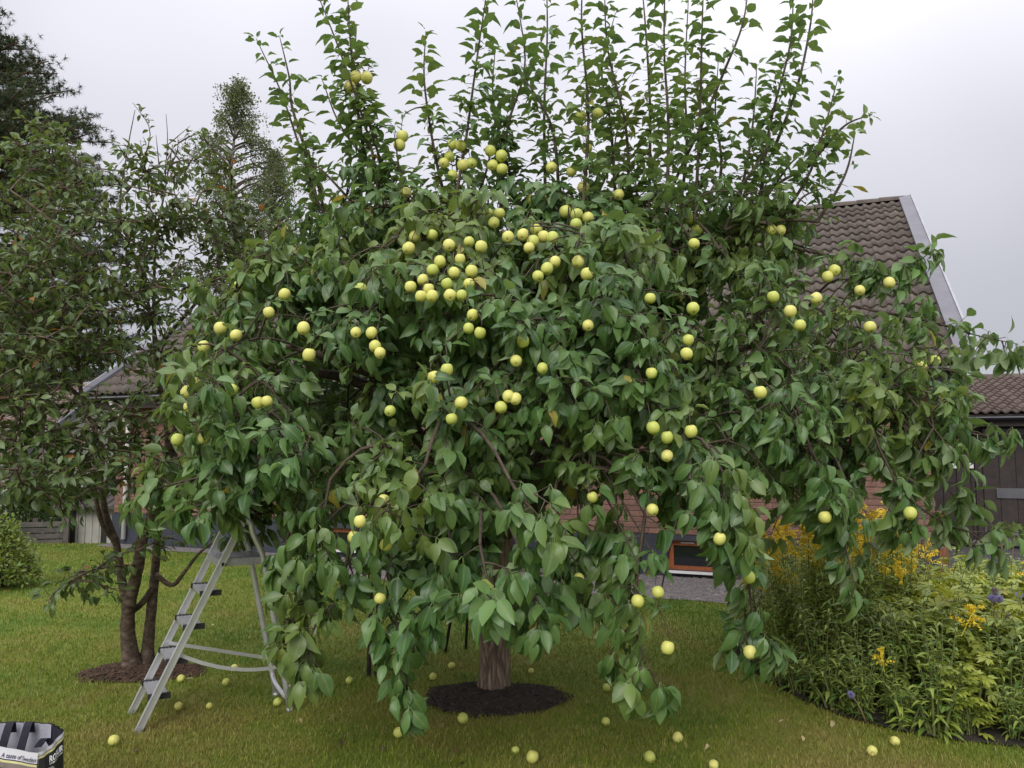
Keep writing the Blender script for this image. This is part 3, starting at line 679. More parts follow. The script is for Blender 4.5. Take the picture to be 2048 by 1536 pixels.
# ================================================================== GARAGE
def build_garage():
    o0 = hl(0.14, 5.04); e = empty('garage', o0, HROT)
    tag(e, 'dark brown boarded garage with low reddish brown tiled roof beside the brick house', 'garage')
    W_, D = 7.2, 5.6; EZ = 2.33; EY = -0.42; RY = 2.75; RZ = 3.22; sl = math.atan2(RZ-EZ, RY-EY); SL = math.hypot(RZ-EZ, RY-EY)
    rg = random.Random(9)
    b = MB(); b.box(0, W_, 0.03, 0.2, 0, EZ); b.box(0, 0.2, 0.202, D, 0, EZ); b.box(W_-0.2, W_, 0.202, D, 0, EZ); b.box(0.202, W_-0.202, D-0.2, D, 0, EZ)
    for x in (0, W_-0.2):
        b.hexa([(x, 0.03, EZ+0.002), (x+0.2, 0.03, EZ+0.002), (x+0.2, D, EZ+0.002), (x, D, EZ+0.002), (x, RY-0.05, RZ-0.1), (x+0.2, RY-0.05, RZ-0.1), (x+0.2, RY+0.05, RZ-0.1), (x, RY+0.05, RZ-0.1)])
    wall = b.build('wall', M['brown_board'], e)
    def g_at(px, py):
        r = ray(px, py); c = Vector((0, 0, CAM_H)); t = (o0-c).dot(HY)/r.dot(HY); p = c+r*t; return (p-o0).dot(HX), p.z
    xd, _ = g_at(1966, 960)                         # hinge side of the door
    DW = 2.5
    x = 0.0
    while x < W_-0.05:
        x1 = min(x+0.22, W_)
        if x < xd-0.12 and x1 > xd-0.12: x1 = xd-0.12
        if not (x >= xd-0.13 and x < xd+DW):
            MB().box(x+0.006, x1-0.006, -0.002+rg.uniform(-.003, .003), 0.028, 0.05, EZ-0.02).build('board', M['brown_board'], wall); x = x1
        else: x = xd+DW+0.12
    MB().box(xd-0.115, xd-0.01, -0.022, 0.028, 0.03, 2.12).build('door_post', M['brown_board'], e)
    MB().box(xd+DW+0.01, xd+DW+0.115, -0.022, 0.028, 0.03, 2.12).build('door_post', M['brown_board'], e)
    MB().box(xd-0.115, xd+DW+0.115, -0.024, 0.028, 2.125, 2.25).build('lintel', M['brown_board'], e)
    dr = MB().box(xd, xd+DW, 0.0, 0.028, 0.06, 2.10).build('door', M['brown_board'], e)
    k = 10; bwid = DW/k
    for i in range(k):
        MB().box(xd+i*bwid+0.004, xd+(i+1)*bwid-0.004, -0.022+rg.uniform(-.002, .002), -0.001, 0.2, 1.98).build('board', M['brown_board'], dr)
    MB().box(xd+0.03, xd+DW-0.03, -0.021, -0.001, 1.985, 2.095).build('grey_rail', M['grey_panel'], dr)
    MB().box(xd+0.03, xd+DW-0.03, -0.021, -0.001, 0.065, 0.195).build('grey_rail', M['grey_panel'], dr)
    hx0, hz0 = g_at(1993, 996); _, hz1 = g_at(1993, 976)
    MB().box(hx0, xd+DW-0.2, -0.045, -0.025, hz0, hz1).build('grey_rail', M['grey_panel'], dr)
    for hz in (0.35, 1.1, 1.9):
        MB().tube([(xd-0.004, -0.032, hz-0.06), (xd-0.004, -0.032, hz+0.06)], 0.012, 6).build('hinge', M['grey_metal'], dr)
    # small white plates and the round straw ornament hang on the wall: things of their own
    for (pa, pb, la) in (((1904, 927), (1916, 937), 'small white square plate on garage wall, partly behind apple leaves'), ((1935, 926), (1947, 937), 'small white square plate beside the garage door post')):
        x0, z1 = g_at(*pa); x1, z0 = g_at(*pb)
        c = o0+HX*((x0+x1)/2)+HY*-0.006+Vector((0, 0, (z0+z1)/2)); hw, hh = (x1-x0)/2, (z1-z0)/2
        q = MB().cbox(-hw, hw, -0.02, 0.0, -hh, hh, 0.006).build('wall_plate', M['white_paint']); q.location = c; q.rotation_euler = (0, 0, HROT); tag(q, la, 'plate')
    x, z = g_at(1925, 888); c = o0+HX*x+HY*-0.03+Vector((0, 0, z))
    pl = empty('straw_ornament', c, HROT); tag(pl, 'round amber straw ornament hanging on the garage wall', 'ornament')
    for i, rr in enumerate((0.105, 0.08, 0.055, 0.03)):
        MB().tube([(rr*math.cos(a*math.pi/10), -0.02-0.02*(3-i)/3, rr*math.sin(a*math.pi/10)) for a in range(21)], 0.016, 6, False).build('ring', M['amber'], pl, True)
    MB().box(-0.004, 0.004, -0.02, 0.035, 0.0, 0.13).build('hook', M['iron'], pl)
    # roof
    def rp(x, s, off=0.0, front=True):
        y = EY + s*math.cos(sl) - off*math.sin(sl); z = EZ + s*math.sin(sl) + off*math.cos(sl); return (x, y if front else 2*RY-y, z)
    rb = MB()
    for fr in (True, False):
        rb.hexa([rp(0.01, 0, -0.09, fr), rp(W_+0.3, 0, -0.09, fr), rp(W_+0.3, SL-0.03, -0.09, fr), rp(0.01, SL-0.03, -0.09, fr), rp(0.01, 0, 0, fr), rp(W_+0.3, 0, 0, fr), rp(W_+0.3, SL, 0, fr), rp(0.01, SL, 0, fr)])
    roof = rb.build('roof', M['roof_felt'], e)
    tiled_slope(roof, M['tile_red'], 0.0, W_+0.3, EY-0.03, EZ+0.004, sl, SL, lambda c, r, C, Rr: c >= C-15, wd=0.30, seed=4)
    tiled_slope(roof, M['tile_red'], 0.0, W_+0.3, 2*RY-EY+0.03, EZ-0.01, sl, SL, lambda c, r, C, Rr: False, wd=0.30, sgn=-1, seed=5)
    for i in range(20):
        b = MB()
        for j in range(7):
            an = math.pi*j/6; b.v += [(i*0.37, RY-0.11*math.cos(an), RZ+0.01+0.09*math.sin(an)), (i*0.37+0.385, RY-0.10*math.cos(an), RZ+0.005+0.08*math.sin(an))]
        for j in range(6): b.f.append((2*j, 2*j+1, 2*j+3, 2*j+2))
        b.f.append(tuple(2*j for j in range(7)))
        b.build('ridge_tile', M['tile_red'], roof, True)
    MB().box(0.02, W_+0.3, EY+0.03, EY+0.06, EZ-0.2, EZ-0.085).build('fascia', M['brown_board'], e)
    MB().box(0.02, W_+0.3, EY+0.062, 0.0, EZ-0.17, EZ-0.15).build('soffit', M['brown_board'], e)
    b = MB(); k = 7; pr = [(-0.055*math.cos(math.pi*i/(k-1)), -0.055*math.sin(math.pi*i/(k-1))) for i in range(k)]
    for x in (0.02, W_+0.3):
        for a, c in pr: b.v.append((x, EY-0.05+a, EZ-0.05+c))
    for i in range(k-1): b.f.append((i, i+1, k+i+1, k+i))
    b.f += [tuple(range(k)), tuple(reversed(range(k, 2*k)))]
    g = b.build('gutter', M['black_metal'], e, True)
    MB().box(0.02, W_+0.3, EY-0.118, EY-0.107, EZ-0.06, EZ-0.04).build('gutter_rim', M['grey_metal'], g)
    for i in range(11): MB().box(0.3+i*0.65, 0.325+i*0.65, EY-0.122, EY+0.0, EZ-0.048, EZ-0.036).build('bracket', M['grey_metal'], g)
build_garage()

# ================================================================== NEIGHBOUR'S HOUSE, SHED AND FENCE (lower ground to the left)
def build_neighbour():
    gz = -1.65
    c = at(196, 850, 27.0); rz = R(-14); e = empty('neighbour_house', (c.x, c.y, gz), rz)
    tag(e, 'distant grey house with pinkish brown tiled roof and gable beyond the shed', 'house')
    # local: gable wall towards -y... ridge along -x, gable end at x=0 faces the camera's right
    Ln, Wd = 9.0, 7.0; EZ = 3.2; RZ = 5.65
    b = MB(); b.box(-Ln, 0, -Wd/2, Wd/2, 0, EZ)
    b.hexa([(-Ln, -Wd/2, EZ), (0, -Wd/2, EZ), (0, Wd/2, EZ), (-Ln, Wd/2, EZ), (-Ln, -0.05, RZ-0.12), (0, -0.05, RZ-0.12), (0, 0.05, RZ-0.12), (-Ln, 0.05, RZ-0.12)])
    b.build('wall', M['beige'], e)
    sl = math.atan2(RZ-EZ, Wd/2); SL = (Wd/2+0.5)/math.cos(sl)
    def rp(x, s, off, fr=True):
        y = -Wd/2-0.5+s*math.cos(sl)-off*math.sin(sl); z = EZ-0.5*math.tan(sl)+s*math.sin(sl)+off*math.cos(sl); return (x, y if fr else -y, z)
    rb = MB()
    for fr in (True, False):
        rb.hexa([rp(-Ln-0.3, 0, -.05, fr), rp(0.4, 0, -.05, fr), rp(0.4, SL-.03, -.05, fr), rp(-Ln-0.3, SL-.03, -.05, fr), rp(-Ln-0.3, 0, .04, fr), rp(0.4, 0, .04, fr), rp(0.4, SL, .04, fr), rp(-Ln-0.3, SL, .04, fr)])
    roof = rb.build('roof', M['roof_felt'], e)
    p0 = rp(0, 0, 0.05)
    tiled_slope(roof, M['tile_pink'], -Ln-0.3, 0.3, p0[1], p0[2], sl, SL, lambda c_, r, C, Rr: c_ < 16 and r > Rr-9, seed=6)
    tiled_slope(roof, M['tile_pink'], -Ln-0.3, 0.3, -p0[1], p0[2], sl, SL, lambda c_, r, C, Rr: False, sgn=-1, seed=7)
    for fr in (True, False):
        MB().hexa([rp(0.30, -.05, -.16, fr), rp(0.42, -.05, -.16, fr), rp(0.42, SL, -.16, fr), rp(0.30, SL, -.16, fr), rp(0.30, -.05, .12, fr), rp(0.42, -.05, .12, fr), rp(0.42, SL+.05, .12, fr), rp(0.30, SL+.05, .12, fr)]).build('verge_board', M['grey_metal'], roof)
    MB().tube([rp(-Ln-0.3, SL+0.02, 0.06), rp(0.42, SL+0.02, 0.06)], 0.1, 8).build('ridge', M['tile_pink'], roof)
    for y0 in (-1.7, 0.6):
        wn = MB().box(0.002, 0.05, y0, y0+1.1, 1.2, 2.4).build('window', M['white_paint'], e); MB().box(0.051, 0.056, y0+0.09, y0+1.01, 1.29, 2.31).build('pane', M['glass'], wn)
    # shed: pale upright boards between dark posts under a low grey roof
    p = at(140, 1090, 17.2); q = at(310, 1090, 17.6); dx = (q-p); rz = math.atan2(dx.y, dx.x); Ls = dx.length
    e = empty('garden_shed', (p.x, p.y, gz), rz); tag(e, 'low shed with pale upright boards and dark posts at the lawn edge', 'shed')
    top = at(140, 1018, 17.2).z - gz; dp = 2.4
    wall = MB().box(0, Ls, 0.03, 0.12, 0, top).build('wall', M['grey_wood'], e)
    rg = random.Random(11); n = int(Ls/0.145)
    for i in range(n): MB().box(i*0.145+0.005, (i+1)*0.145-0.005, 0.005+rg.uniform(-.004, .004), 0.028, 0.0, top-0.01).build('board', M['beige'], wall)
    for x in (-0.02, 0.62, Ls-0.05): MB().box(x, x+0.11, -0.02, 0.003, 0, top).build('post', M['iron'], e)
    MB().box(0.0, 0.1, 0.122, dp, 0, top).build('side_wall', M['beige'], e)
    rf = MB().hexa([(-0.3, -0.25, top+0.0), (Ls+0.3, -0.25, top), (Ls+0.3, dp, top+0.42), (-0.3, dp, top+0.42), (-0.3, -0.25, top+0.07), (Ls+0.3, -0.25, top+0.07), (Ls+0.3, dp, top+0.49), (-0.3, dp, top+0.49)]).build('roof', M['grey_wood'], e)
    k = int((Ls+0.6)/0.2)
    for i in range(k):
        x = -0.28+i*0.2; MB().tube([(x, -0.27, top+0.075), (x, dp, top+0.50)], 0.035, 6).build('roof_rib', M['grey_wood'], rf)
    # slatted fence left of the shed
    a = at(-60, 1100, 16.4); b_ = at(131, 1090, 16.9); dx = b_-a; rz = math.atan2(dx.y, dx.x); Lf = dx.length
    e = empty('slat_fence', (a.x, a.y, gz), rz); tag(e, 'weathered grey fence of horizontal slats beside the shed', 'fence')
    top = at(100, 1042, 16.8).z-gz; z = top-0.12
    while z > 0.2:
        MB().box(0, Lf-0.06, -0.01+rg.uniform(-.006, .006), 0.018, z, z+0.105).build('slat', M['grey_wood'], e); z -= 0.13
    for i in range(4):
        x = i*(Lf-0.1)/3; MB().box(x, x+0.1, 0.02, 0.1, 0, top+0.06).build('post', M['grey_wood'], e)
    MB().box(Lf-0.05, Lf+0.05, -0.03, 0.09, 0, top+0.1).build('end_post', M['grey_wood'], e)
build_neighbour()

# ================================================================== APPLE TREE
TB = gnd(985, 1381)                                # trunk base on the lawn
AX_R, AX_L, AX_F, AX_B = 3.05, 2.30, 1.95, 1.9     # crown half axes right, left, front, back
ZC, AT, AB = 1.80, 1.62, 0.95
def env(phi, th, k=1.0):
    c, s_ = math.cos(phi), math.sin(phi)
    x = (AX_R if c > 0 else AX_L)*c*math.sin(th)*k; y = (AX_B if s_ > 0 else AX_F)*s_*math.sin(th)*k
    z = ZC + (AT if math.cos(th) > 0 else AB)*math.cos(th)*k
    return Vector((TB.x+x, TB.y+y, z))
def env_hit(px, py, k=1.0):
    """first meeting of a pixel's ray with the crown envelope, or None"""
    r = ray(px, py); c = Vector((0, 0, CAM_H))
    for i in range(300):
        d = 2.6+i*0.014; p = c+r*(d/r.y)
        x, y, z = p.x-TB.x, p.y-TB.y, p.z-ZC
        q = (x/(AX_R if x > 0 else AX_L))**2 + (y/(AX_B if y > 0 else AX_F))**2 + (z/(AT if z > 0 else AB))**2
        if q < k*k: return d
    return None

APPLE_PX = [  # where apples show in the crown
 (711,154),(733,156),(700,174),(805,273),(799,291),(1161,233),(1195,227),(1170,262),(1174,297),(905,289),(921,292),(899,313),(943,327),(926,331),(905,351),(888,326),
 (980,302),(1003,312),(985,331),(1004,339),(1103,335),(1143,343),(1167,376),(1237,390),(812,387),(962,407),(1061,400),(975,427),(999,428),(988,446),(1131,424),(1154,431),(1152,449),(1176,436),
 (829,473),(817,497),(864,470),(898,491),(938,484),(962,494),(920,519),(880,524),(865,541),(1016,474),(1046,470),(1058,496),(1072,460),(1087,474),(1105,476),(1066,483),
 (943,543),(938,568),(894,568),(900,591),(923,591),(864,593),(846,560),(821,574),(857,578),(842,593),(908,546),(1156,524),(1174,549),(1110,524),(1094,538),(1076,553),
 (1393,461),(1388,488),(1376,437),(1541,460),(1561,461),(1669,541),(1655,554),(1719,581),(1778,566),(1546,594),(1580,623),(1632,597),(1740,655),(1600,651),
 (945,630),(937,657),(960,666),(1046,683),(1032,722),(1085,737),(1176,651),(1224,627),(1300,597),(1386,617),(1376,680),(1373,708),(722,579),(750,693),(760,706),(743,666),(712,665),
 (618,710),(538,625),(476,574),(569,589),(408,694),(441,657),(472,671),(389,767),(374,784),(379,813),(463,780),(516,806),(534,803),(355,880),(408,877),(607,657),
 (894,740),(922,806),(903,838),(868,755),(1002,815),(1017,793),(1031,798),(780,822),(1306,856),(1334,875),(1382,863),(1334,912),(1520,785),(1303,747),(1870,722),(1842,733),
 (767,1000),(720,1043),(707,1075),(772,1090),(1185,995),(1305,1020),(1439,1078),(1157,1158),(760,1197),(1316,1185),(1275,1203),(1498,1155),(1335,1296),(1500,1305),(1650,1035),(1820,1027)]

STRANDS = [  # hanging shoots: path in pixels, depth
 ([(770,1040),(780,1160),(800,1290),(815,1415)], 3.75), ([(700,1080),(680,1190),(625,1260),(615,1350)], 3.9), ([(640,1060),(600,1180),(575,1300)], 4.0),
 ([(1290,1030),(1275,1150),(1270,1260),(1320,1385)], 3.75), ([(1490,1010),(1495,1120),(1505,1230),(1515,1310)], 3.95), ([(960,1090),(975,1160),(990,1215)], 3.4), ([(1040,1100),(1060,1170),(1090,1225)], 3.5),
 ([(900,1080),(885,1170),(870,1250)], 3.7), ([(830,1060),(825,1160),(760,1250)], 3.85), ([(1380,960),(1430,1030),(1445,1075)], 3.6), ([(1690,960),(1690,1080),(1715,1190)], 4.2), ([(1160,1000),(1175,1090),(1165,1170)], 4.0),
 ([(600,1000),(570,1090),(548,1180)], 4.1), ([(520,930),(420,950),(320,975),(262,1000)], 4.15), ([(560,960),(470,990),(400,1010),(360,1022)], 4.0), ([(500,900),(400,905),(300,930)], 4.4),
 ([(1780,960),(1860,1030),(1950,1065),(2035,1050)], 4.6), ([(1780,820),(1880,850),(1960,870),(2015,868)], 4.7), ([(1740,620),(1850,640),(1950,670),(2035,688)], 5.0), ([(1700,560),(1800,540),(1870,500)], 5.1),
 ([(1600,500),(1700,520),(1790,560),(1850,600)], 5.1), ([(1700,700),(1800,740),(1900,780)], 4.9), ([(1620,900),(1650,960),(1660,1020)], 4.1), ([(1760,900),(1800,980),(1830,1040)], 4.4), ([(1100,1040),(1110,1130),(1125,1160)], 3.8),
 ([(1230,990),(1240,1090),(1235,1150)], 3.9), ([(1830,880),(1880,950),(1910,1000)], 4.6), ([(1020,960),(1060,1030),(1090,1080)], 3.4), ([(660,960),(640,1050),(600,1110)], 3.8), ([(850,930),(800,990),(740,1050)], 3.5),
 ([(520,760),(420,800),(360,860)], 4.8), ([(480,640),(400,680),(350,740)], 5.1), ([(1420,900),(1450,960),(1440,1020)], 3.6)]
SHOOTS = [  # upright shoots: path in pixels, depth, leaf density
 ([(720,500),(650,430),(600,300),(560,180),(517,85)], 5.2, 1.0), ([(640,380),(590,230),(575,150),(560,75)], 5.25, 0.7), ([(760,430),(740,290),(690,130),(628,-30)], 4.9, 1.3), ([(790,440),(760,320),(720,180),(690,20)], 5.0, 1.2), ([(725,300),(705,140),(697,-20)], 5.0, 0.9),
 ([(830,420),(740,330),(680,250),(640,150)], 5.1, 1.1), ([(780,480),(700,400),(640,340),(600,330)], 5.0, 1.1), ([(890,400),(868,300),(850,170),(850,58)], 5.0, 1.1), ([(910,400),(930,280),(955,120),(980,-60)], 4.9, 1.3), ([(1000,420),(1015,260),(1050,130),(1028,-40)], 5.1, 1.2),
 ([(1040,420),(1000,280),(985,180),(990,100)], 5.2, 1.2), ([(1090,400),(1088,220),(1095,60),(1092,-60)], 5.3, 1.1), ([(1120,400),(1105,260),(1060,180),(1040,150)], 5.0, 1.1), ([(1165,420),(1178,220),(1163,60),(1165,-60)], 4.8, 1.3), ([(1260,420),(1250,260),(1215,100),(1210,-50)], 5.1, 1.2),
 ([(1230,400),(1220,250),(1205,130),(1230,30)], 5.3, 1.0), ([(1330,430),(1338,250),(1330,90),(1328,-60)], 4.7, 1.2), ([(1300,420),(1300,220),(1290,80),(1285,-50)], 5.0, 1.1), ([(1390,440),(1402,250),(1400,90),(1408,-50)], 4.9, 1.2), ([(1360,430),(1370,300),(1372,150),(1378,-10)], 5.2, 1.0), ([(1430,430),(1440,330),(1430,230),(1440,120)], 5.1, 1.0),
 ([(1400,260),(1445,150),(1480,60),(1502,-40)], 5.0, 0.45), ([(1520,430),(1540,250),(1575,100),(1592,-40)], 5.0, 1.4), ([(1550,300),(1590,180),(1620,50),(1632,-40)], 5.1, 0.6), ([(1470,440),(1490,330),(1510,230),(1515,130)], 5.2, 1.0), ([(1540,470),(1610,360),(1650,250),(1682,148)], 5.1, 1.3), ([(1620,330),(1680,260),(1742,228)], 5.15, 0.8),
 ([(1640,440),(1690,350),(1705,270)], 5.0, 0.6), ([(1500,440),(1570,340),(1600,310)], 5.3, 0.7), ([(830,460),(800,350),(790,270)], 4.9, 1.1), ([(1180,420),(1220,330),(1240,230)], 5.4, 1.0), ([(940,440),(975,330),(990,230)], 5.4, 1.0), ([(1450,460),(1480,380),(1530,300),(1540,250)], 4.9, 1.0), ([(1580,460),(1600,400),(1640,380)], 5.0, 0.9)]

def build_apple_tree():
    rg = random.Random(21); tree = empty('apple_tree', TB)
    tag(tree, 'large spreading apple tree with drooping branches full of yellow apples', 'tree')
    L = Leaves(APPLE_T, 5); tw = MB(); gt = MB()
    head = TB + Vector((0.03, 0.05, 1.25))
    # trunk with flare and uneven girth
    path = spline([TB+Vector((0, 0, -0.05)), TB+Vector((0.01, 0.0, 0.25)), TB+Vector((0.0, 0.02, 0.65)), TB+Vector((0.04, 0.04, 1.0)), head+Vector((0, 0, 0.08))], 22)
    tb = MB(); sides = 28
    for i, p in enumerate(path):
        t = i/21; r0 = 0.098 + 0.045*math.exp(-t*11) - 0.012*t + 0.03*sstep(0.75, 1, t)
        for k in range(sides):
            an = 2*math.pi*k/sides; r = r0*(1+0.07*math.sin(3*an+2*t*3)+0.05*math.sin(5*an+1+t*4)) + 0.011*mnoise.noise(Vector((math.cos(an)*4, math.sin(an)*4, p.z*1.2))*2.2)
            r += 0.010*abs(mnoise.noise(Vector((math.cos(an)*9, math.sin(an)*9, p.z*2.0))))
            tb.v.append((p.x-TB.x+r*math.cos(an), p.y-TB.y+r*math.sin(an), p.z-TB.z))
    for i in range(len(path)-1):
        for k in range(sides):
            k2 = (k+1) % sides; tb.f.append((i*sides+k, i*sides+k2, (i+1)*sides+k2, (i+1)*sides+k))
    tb.f.append(tuple((len(path)-1)*sides+k for k in range(sides)))
    tb.build('trunk', M['apple_bark'], tree, True)
    # scaffold limbs
    scaff = []
    for i, (ph, th, hz) in enumerate([(5, 66, .25), (38, 62, .3), (80, 60, .3), (120, 60, .3), (160, 62, .28), (188, 70, .2), (222, 66, .22), (255, 64, .25), (285, 62, .3), (315, 66, .25), (342, 74, .2), (60, 22, .6), (200, 24, .6), (310, 25, .6), (0, 40, .5), (180, 42, .5), (270, 40, .5)]):
        ph, th = R(ph+rg.uniform(-6, 6)), R(th)
        end = env(ph, th, 0.80); mid = (head+end)*0.5 + Vector((0, 0, 0.18+hz*0.4)) + rvec(rg, 0.12)
        pts = spline([head+Vector((0, 0, rg.uniform(-0.25, 0.05))), head.lerp(mid, 0.5)+rvec(rg, 0.05), mid, mid.lerp(end, 0.55)+rvec(rg, 0.08)+Vector((0, 0, 0.06)), end], 14)
        rad = [0.060*(1-j/13)**0.8+0.012 for j in range(14)] if th > R(50) else [0.042*(1-j/13)**0.8+0.010 for j in range(14)]
        MB().tube(pts, rad, 8).build('branch', M['twig'], tree, True, TB); scaff.append(pts)
    nodes = [p for s_ in scaff for p in s_[3:]]
    A = np.array([p[:] for p in nodes])
    pool = {'A': A}
    def nearest(p, away=0.25, n=7):
        A_ = pool['A']; d = np.linalg.norm(A_-np.array(p[:]), axis=1) + 0.6*np.maximum(0, A_[:, 2]-p.z-0.5); d = np.where(d < away, 9, d)
        c = np.argsort(d)[:n]; c = [i for i in c if d[i] < d[c[0]]+0.45]; return Vector(A_[rg.choice(c)])
    def grow(pts): pool['A'] = np.concatenate([pool['A'], np.array([q[:] for q in pts])])
    def outward(p):
        o = Vector((p.x-TB.x, p.y-TB.y, 0)); return o.normalized() if o.length > 0.05 else Vector((0, -1, 0))
    def dress(pts, rad0, start, step, size, nl, droop=0.55, side=True, pale=False):
        """leaf rosettes on short spurs along a twig"""
        n = len(pts); (gt if pale else tw).tube(pts, [rad0*(1-i/(n-1))+0.0022 for i in range(n)], 4, False)
        ln = [0.0]
        for i in range(1, n): ln.append(ln[-1]+(pts[i]-pts[i-1]).length)
        tot = ln[-1]; s_ = start*tot
        while s_ < tot:
            i = max(j for j in range(n) if ln[j] <= s_); i = min(i, n-2); f = (s_-ln[i])/max(ln[i+1]-ln[i], 1e-6)
            p = pts[i].lerp(pts[i+1], f); t = (pts[i+1]-pts[i]).normalized()
            o = outward(p)
            if side:
                a = t.orthogonal().normalized(); b = t.cross(a); an = rg.uniform(0, 6.28)
                sp = (a*math.cos(an)+b*math.sin(an))*rg.uniform(0.02, 0.09) + t*rg.uniform(0.0, 0.05)
                e = p+sp; tw.tube([p, e], [0.0035, 0.0022], 3, False); rosette(L, rg, e, sp+t*0.02, o, rg.randint(max(2, nl-2), nl+1), size, droop)
            else: rosette(L, rg, p, t, o, nl, size, droop)
            s_ += step*rg.uniform(0.7, 1.3)
        rosette(L, rg, pts[-1], pts[-1]-pts[-2], outward(pts[-1]), nl+2, size, droop)
    # boughs over the crown's shell
    count = 0; tries = 0
    while count < 400 and tries < 6000:
        tries += 1
        ph = rg.uniform(0, 2*math.pi); th = math.acos(rg.uniform(-0.72, 1.0)) if rg.random() < 0.75 else R(rg.uniform(5, 50))
        k = rg.uniform(0.70, 1.02) if rg.random() < 0.8 else rg.uniform(0.4, 0.75)
        p = env(ph, th, k)
        front = math.sin(ph) < 0.15
        if not front and rg.random() < 0.42: continue
        if p.z < 0.98: continue
        if math.cos(ph) > 0.45 and p.x-TB.x > 1.75 and p.z > 1.9 and rg.random() < 0.5: continue       # loose right shoulder
        if p.z < 1.55 and p.x-TB.x > 0.8 and rg.random() < 0.9: continue                                # open under the right side
        if p.z < 1.30 and abs(p.x-TB.x) < 0.5 and rg.random() < 0.35: continue
        a = nearest(p); h = (p-a).length
        mid = (a+p)*0.5 + Vector((0, 0, 0.22*h)) + rvec(rg, 0.06)
        pts = bez(a, mid, p, 7); tip = pts[-1] + outward(p)*0.06 + Vector((0, 0, -rg.uniform(0.05, 0.2))); pts.append(tip)
        dress(pts, 0.007, 0.35, 0.085, 0.106, 4); grow(pts[2:6])
        for q in range(rg.randint(2, 4)):
            i = rg.randint(3, 6); s0 = pts[i]; d = (outward(p)*rg.uniform(-0.2, 0.7) + rvec(rg, 0.8) + Vector((0, 0, -0.1))).normalized()*rg.uniform(0.15, 0.34)
            e = s0+d+Vector((0, 0, -0.05)); 
            if e.z < 0.9: continue
            dress(bez(s0, s0+d*0.5+Vector((0, 0, 0.05)), e, 4), 0.005, 0.25, 0.075, 0.104, 4)
        count += 1
    # inner and shoulder boughs where the crown is closed
    extra = [(x+rg.uniform(-25, 25), y+rg.uniform(-20, 20), rg.uniform(4.7, 5.6)) for x in range(1230, 1600, 42) for y in (395, 440, 490, 540)]
    extra += [(x+rg.uniform(-25, 25), y+rg.uniform(-20, 20), rg.uniform(4.8, 5.6)) for x in range(640, 1240, 48) for y in (400, 450)] 
    extra += [(x+rg.uniform(-25, 25), y+rg.uniform(-20, 20), rg.uniform(4.7, 5.5)) for x in range(520, 700, 45) for y in (510, 560)]
    extra += [(x+rg.uniform(-30, 30), y+rg.uniform(-30, 30), rg.uniform(3.75, 4.5)) for x in range(950, 1330, 60) for y in (640, 720, 800)]
    extra += [(x+rg.uniform(-30, 30), y+rg.uniform(-30, 30), rg.uniform(4.4, 5.2)) for x in range(1400, 1900, 70) for y in (700, 760, 820, 880)]
    for x, y, d in extra:
        p = at(x, y, d); a = nearest(p, 0.2, 10); h = (p-a).length; pts = bez(a, (a+p)*0.5+Vector((0, 0, 0.2*h))+rvec(rg, 0.05), p, 7); pts.append(p+outward(p)*0.05+Vector((0, 0, -0.08)))
        dress(pts, 0.006, 0.4 if h < 0.8 else 0.6, 0.08, 0.102, 4); grow(pts[3:6])
        for q in range(2):
            i = rg.randint(3, 6); s0 = pts[i]; dv = (outward(p)*rg.uniform(-0.1, 0.6)+rvec(rg, 0.8)).normalized()*rg.uniform(0.14, 0.28); dress(bez(s0, s0+dv*0.5+Vector((0, 0, 0.04)), s0+dv, 4), 0.004, 0.25, 0.075, 0.092, 4)
    # hanging shoots
    for path, d in STRANDS:
        pts = spline([at(x, y, d+0.10*(1-i/(len(path)-1))) for i, (x, y) in enumerate(path)], 9)
        a = nearest(pts[0], 0.15); full = bez(a, (a+pts[0])*0.5+Vector((0, 0, 0.15)), pts[0], 5)[:-1]
        tw.tube(full+[pts[0]], [0.011-0.0007*i for i in range(len(full)+1)], 5, False)
        dress(pts, 0.007, 0.0, 0.055, 0.116, 5, 0.8)
        for q in range(3):
            i = rg.randint(1, 7); s0 = pts[i]; e = s0+Vector((rg.uniform(-0.16, 0.16), rg.uniform(-0.12, 0.12), rg.uniform(-0.16, 0.0)))
            dress(bez(s0, (s0+e)*0.5+Vector((0, 0, 0.03)), e, 4), 0.004, 0.3, 0.06, 0.114, 4, 0.8)
    # upright shoots: leaves set singly along the stem, tips curling down
    shoot_pts = []
    for path, d, dens in SHOOTS:
        pts = spline([at(x, y, d) + Vector((0, 0.05*math.sin(i*2.1+d*9), 0)) for i, (x, y) in enumerate(path)], 14)
        a = nearest(pts[0]-Vector((0, 0, 0.15)), 0.08, 30); tw.tube(bez(a, (a+pts[0])*0.5+Vector((0, 0, 0.05)), pts[0], 5), [0.013, 0.012, 0.0115, 0.011, 0.0105], 5, False)
        n = len(pts); tw.tube(pts, [0.0105*(1-i/(n-1))**0.8+0.0025 for i in range(n)], 5, False); shoot_pts += [q for j in range(n-1) for q in (pts[j], pts[j].lerp(pts[j+1], 0.5))]
        ln = [0.0]
        for i in range(1, n): ln.append(ln[-1]+(pts[i]-pts[i-1]).length)
        s_ = 0.02; an = rg.uniform(0, 6)
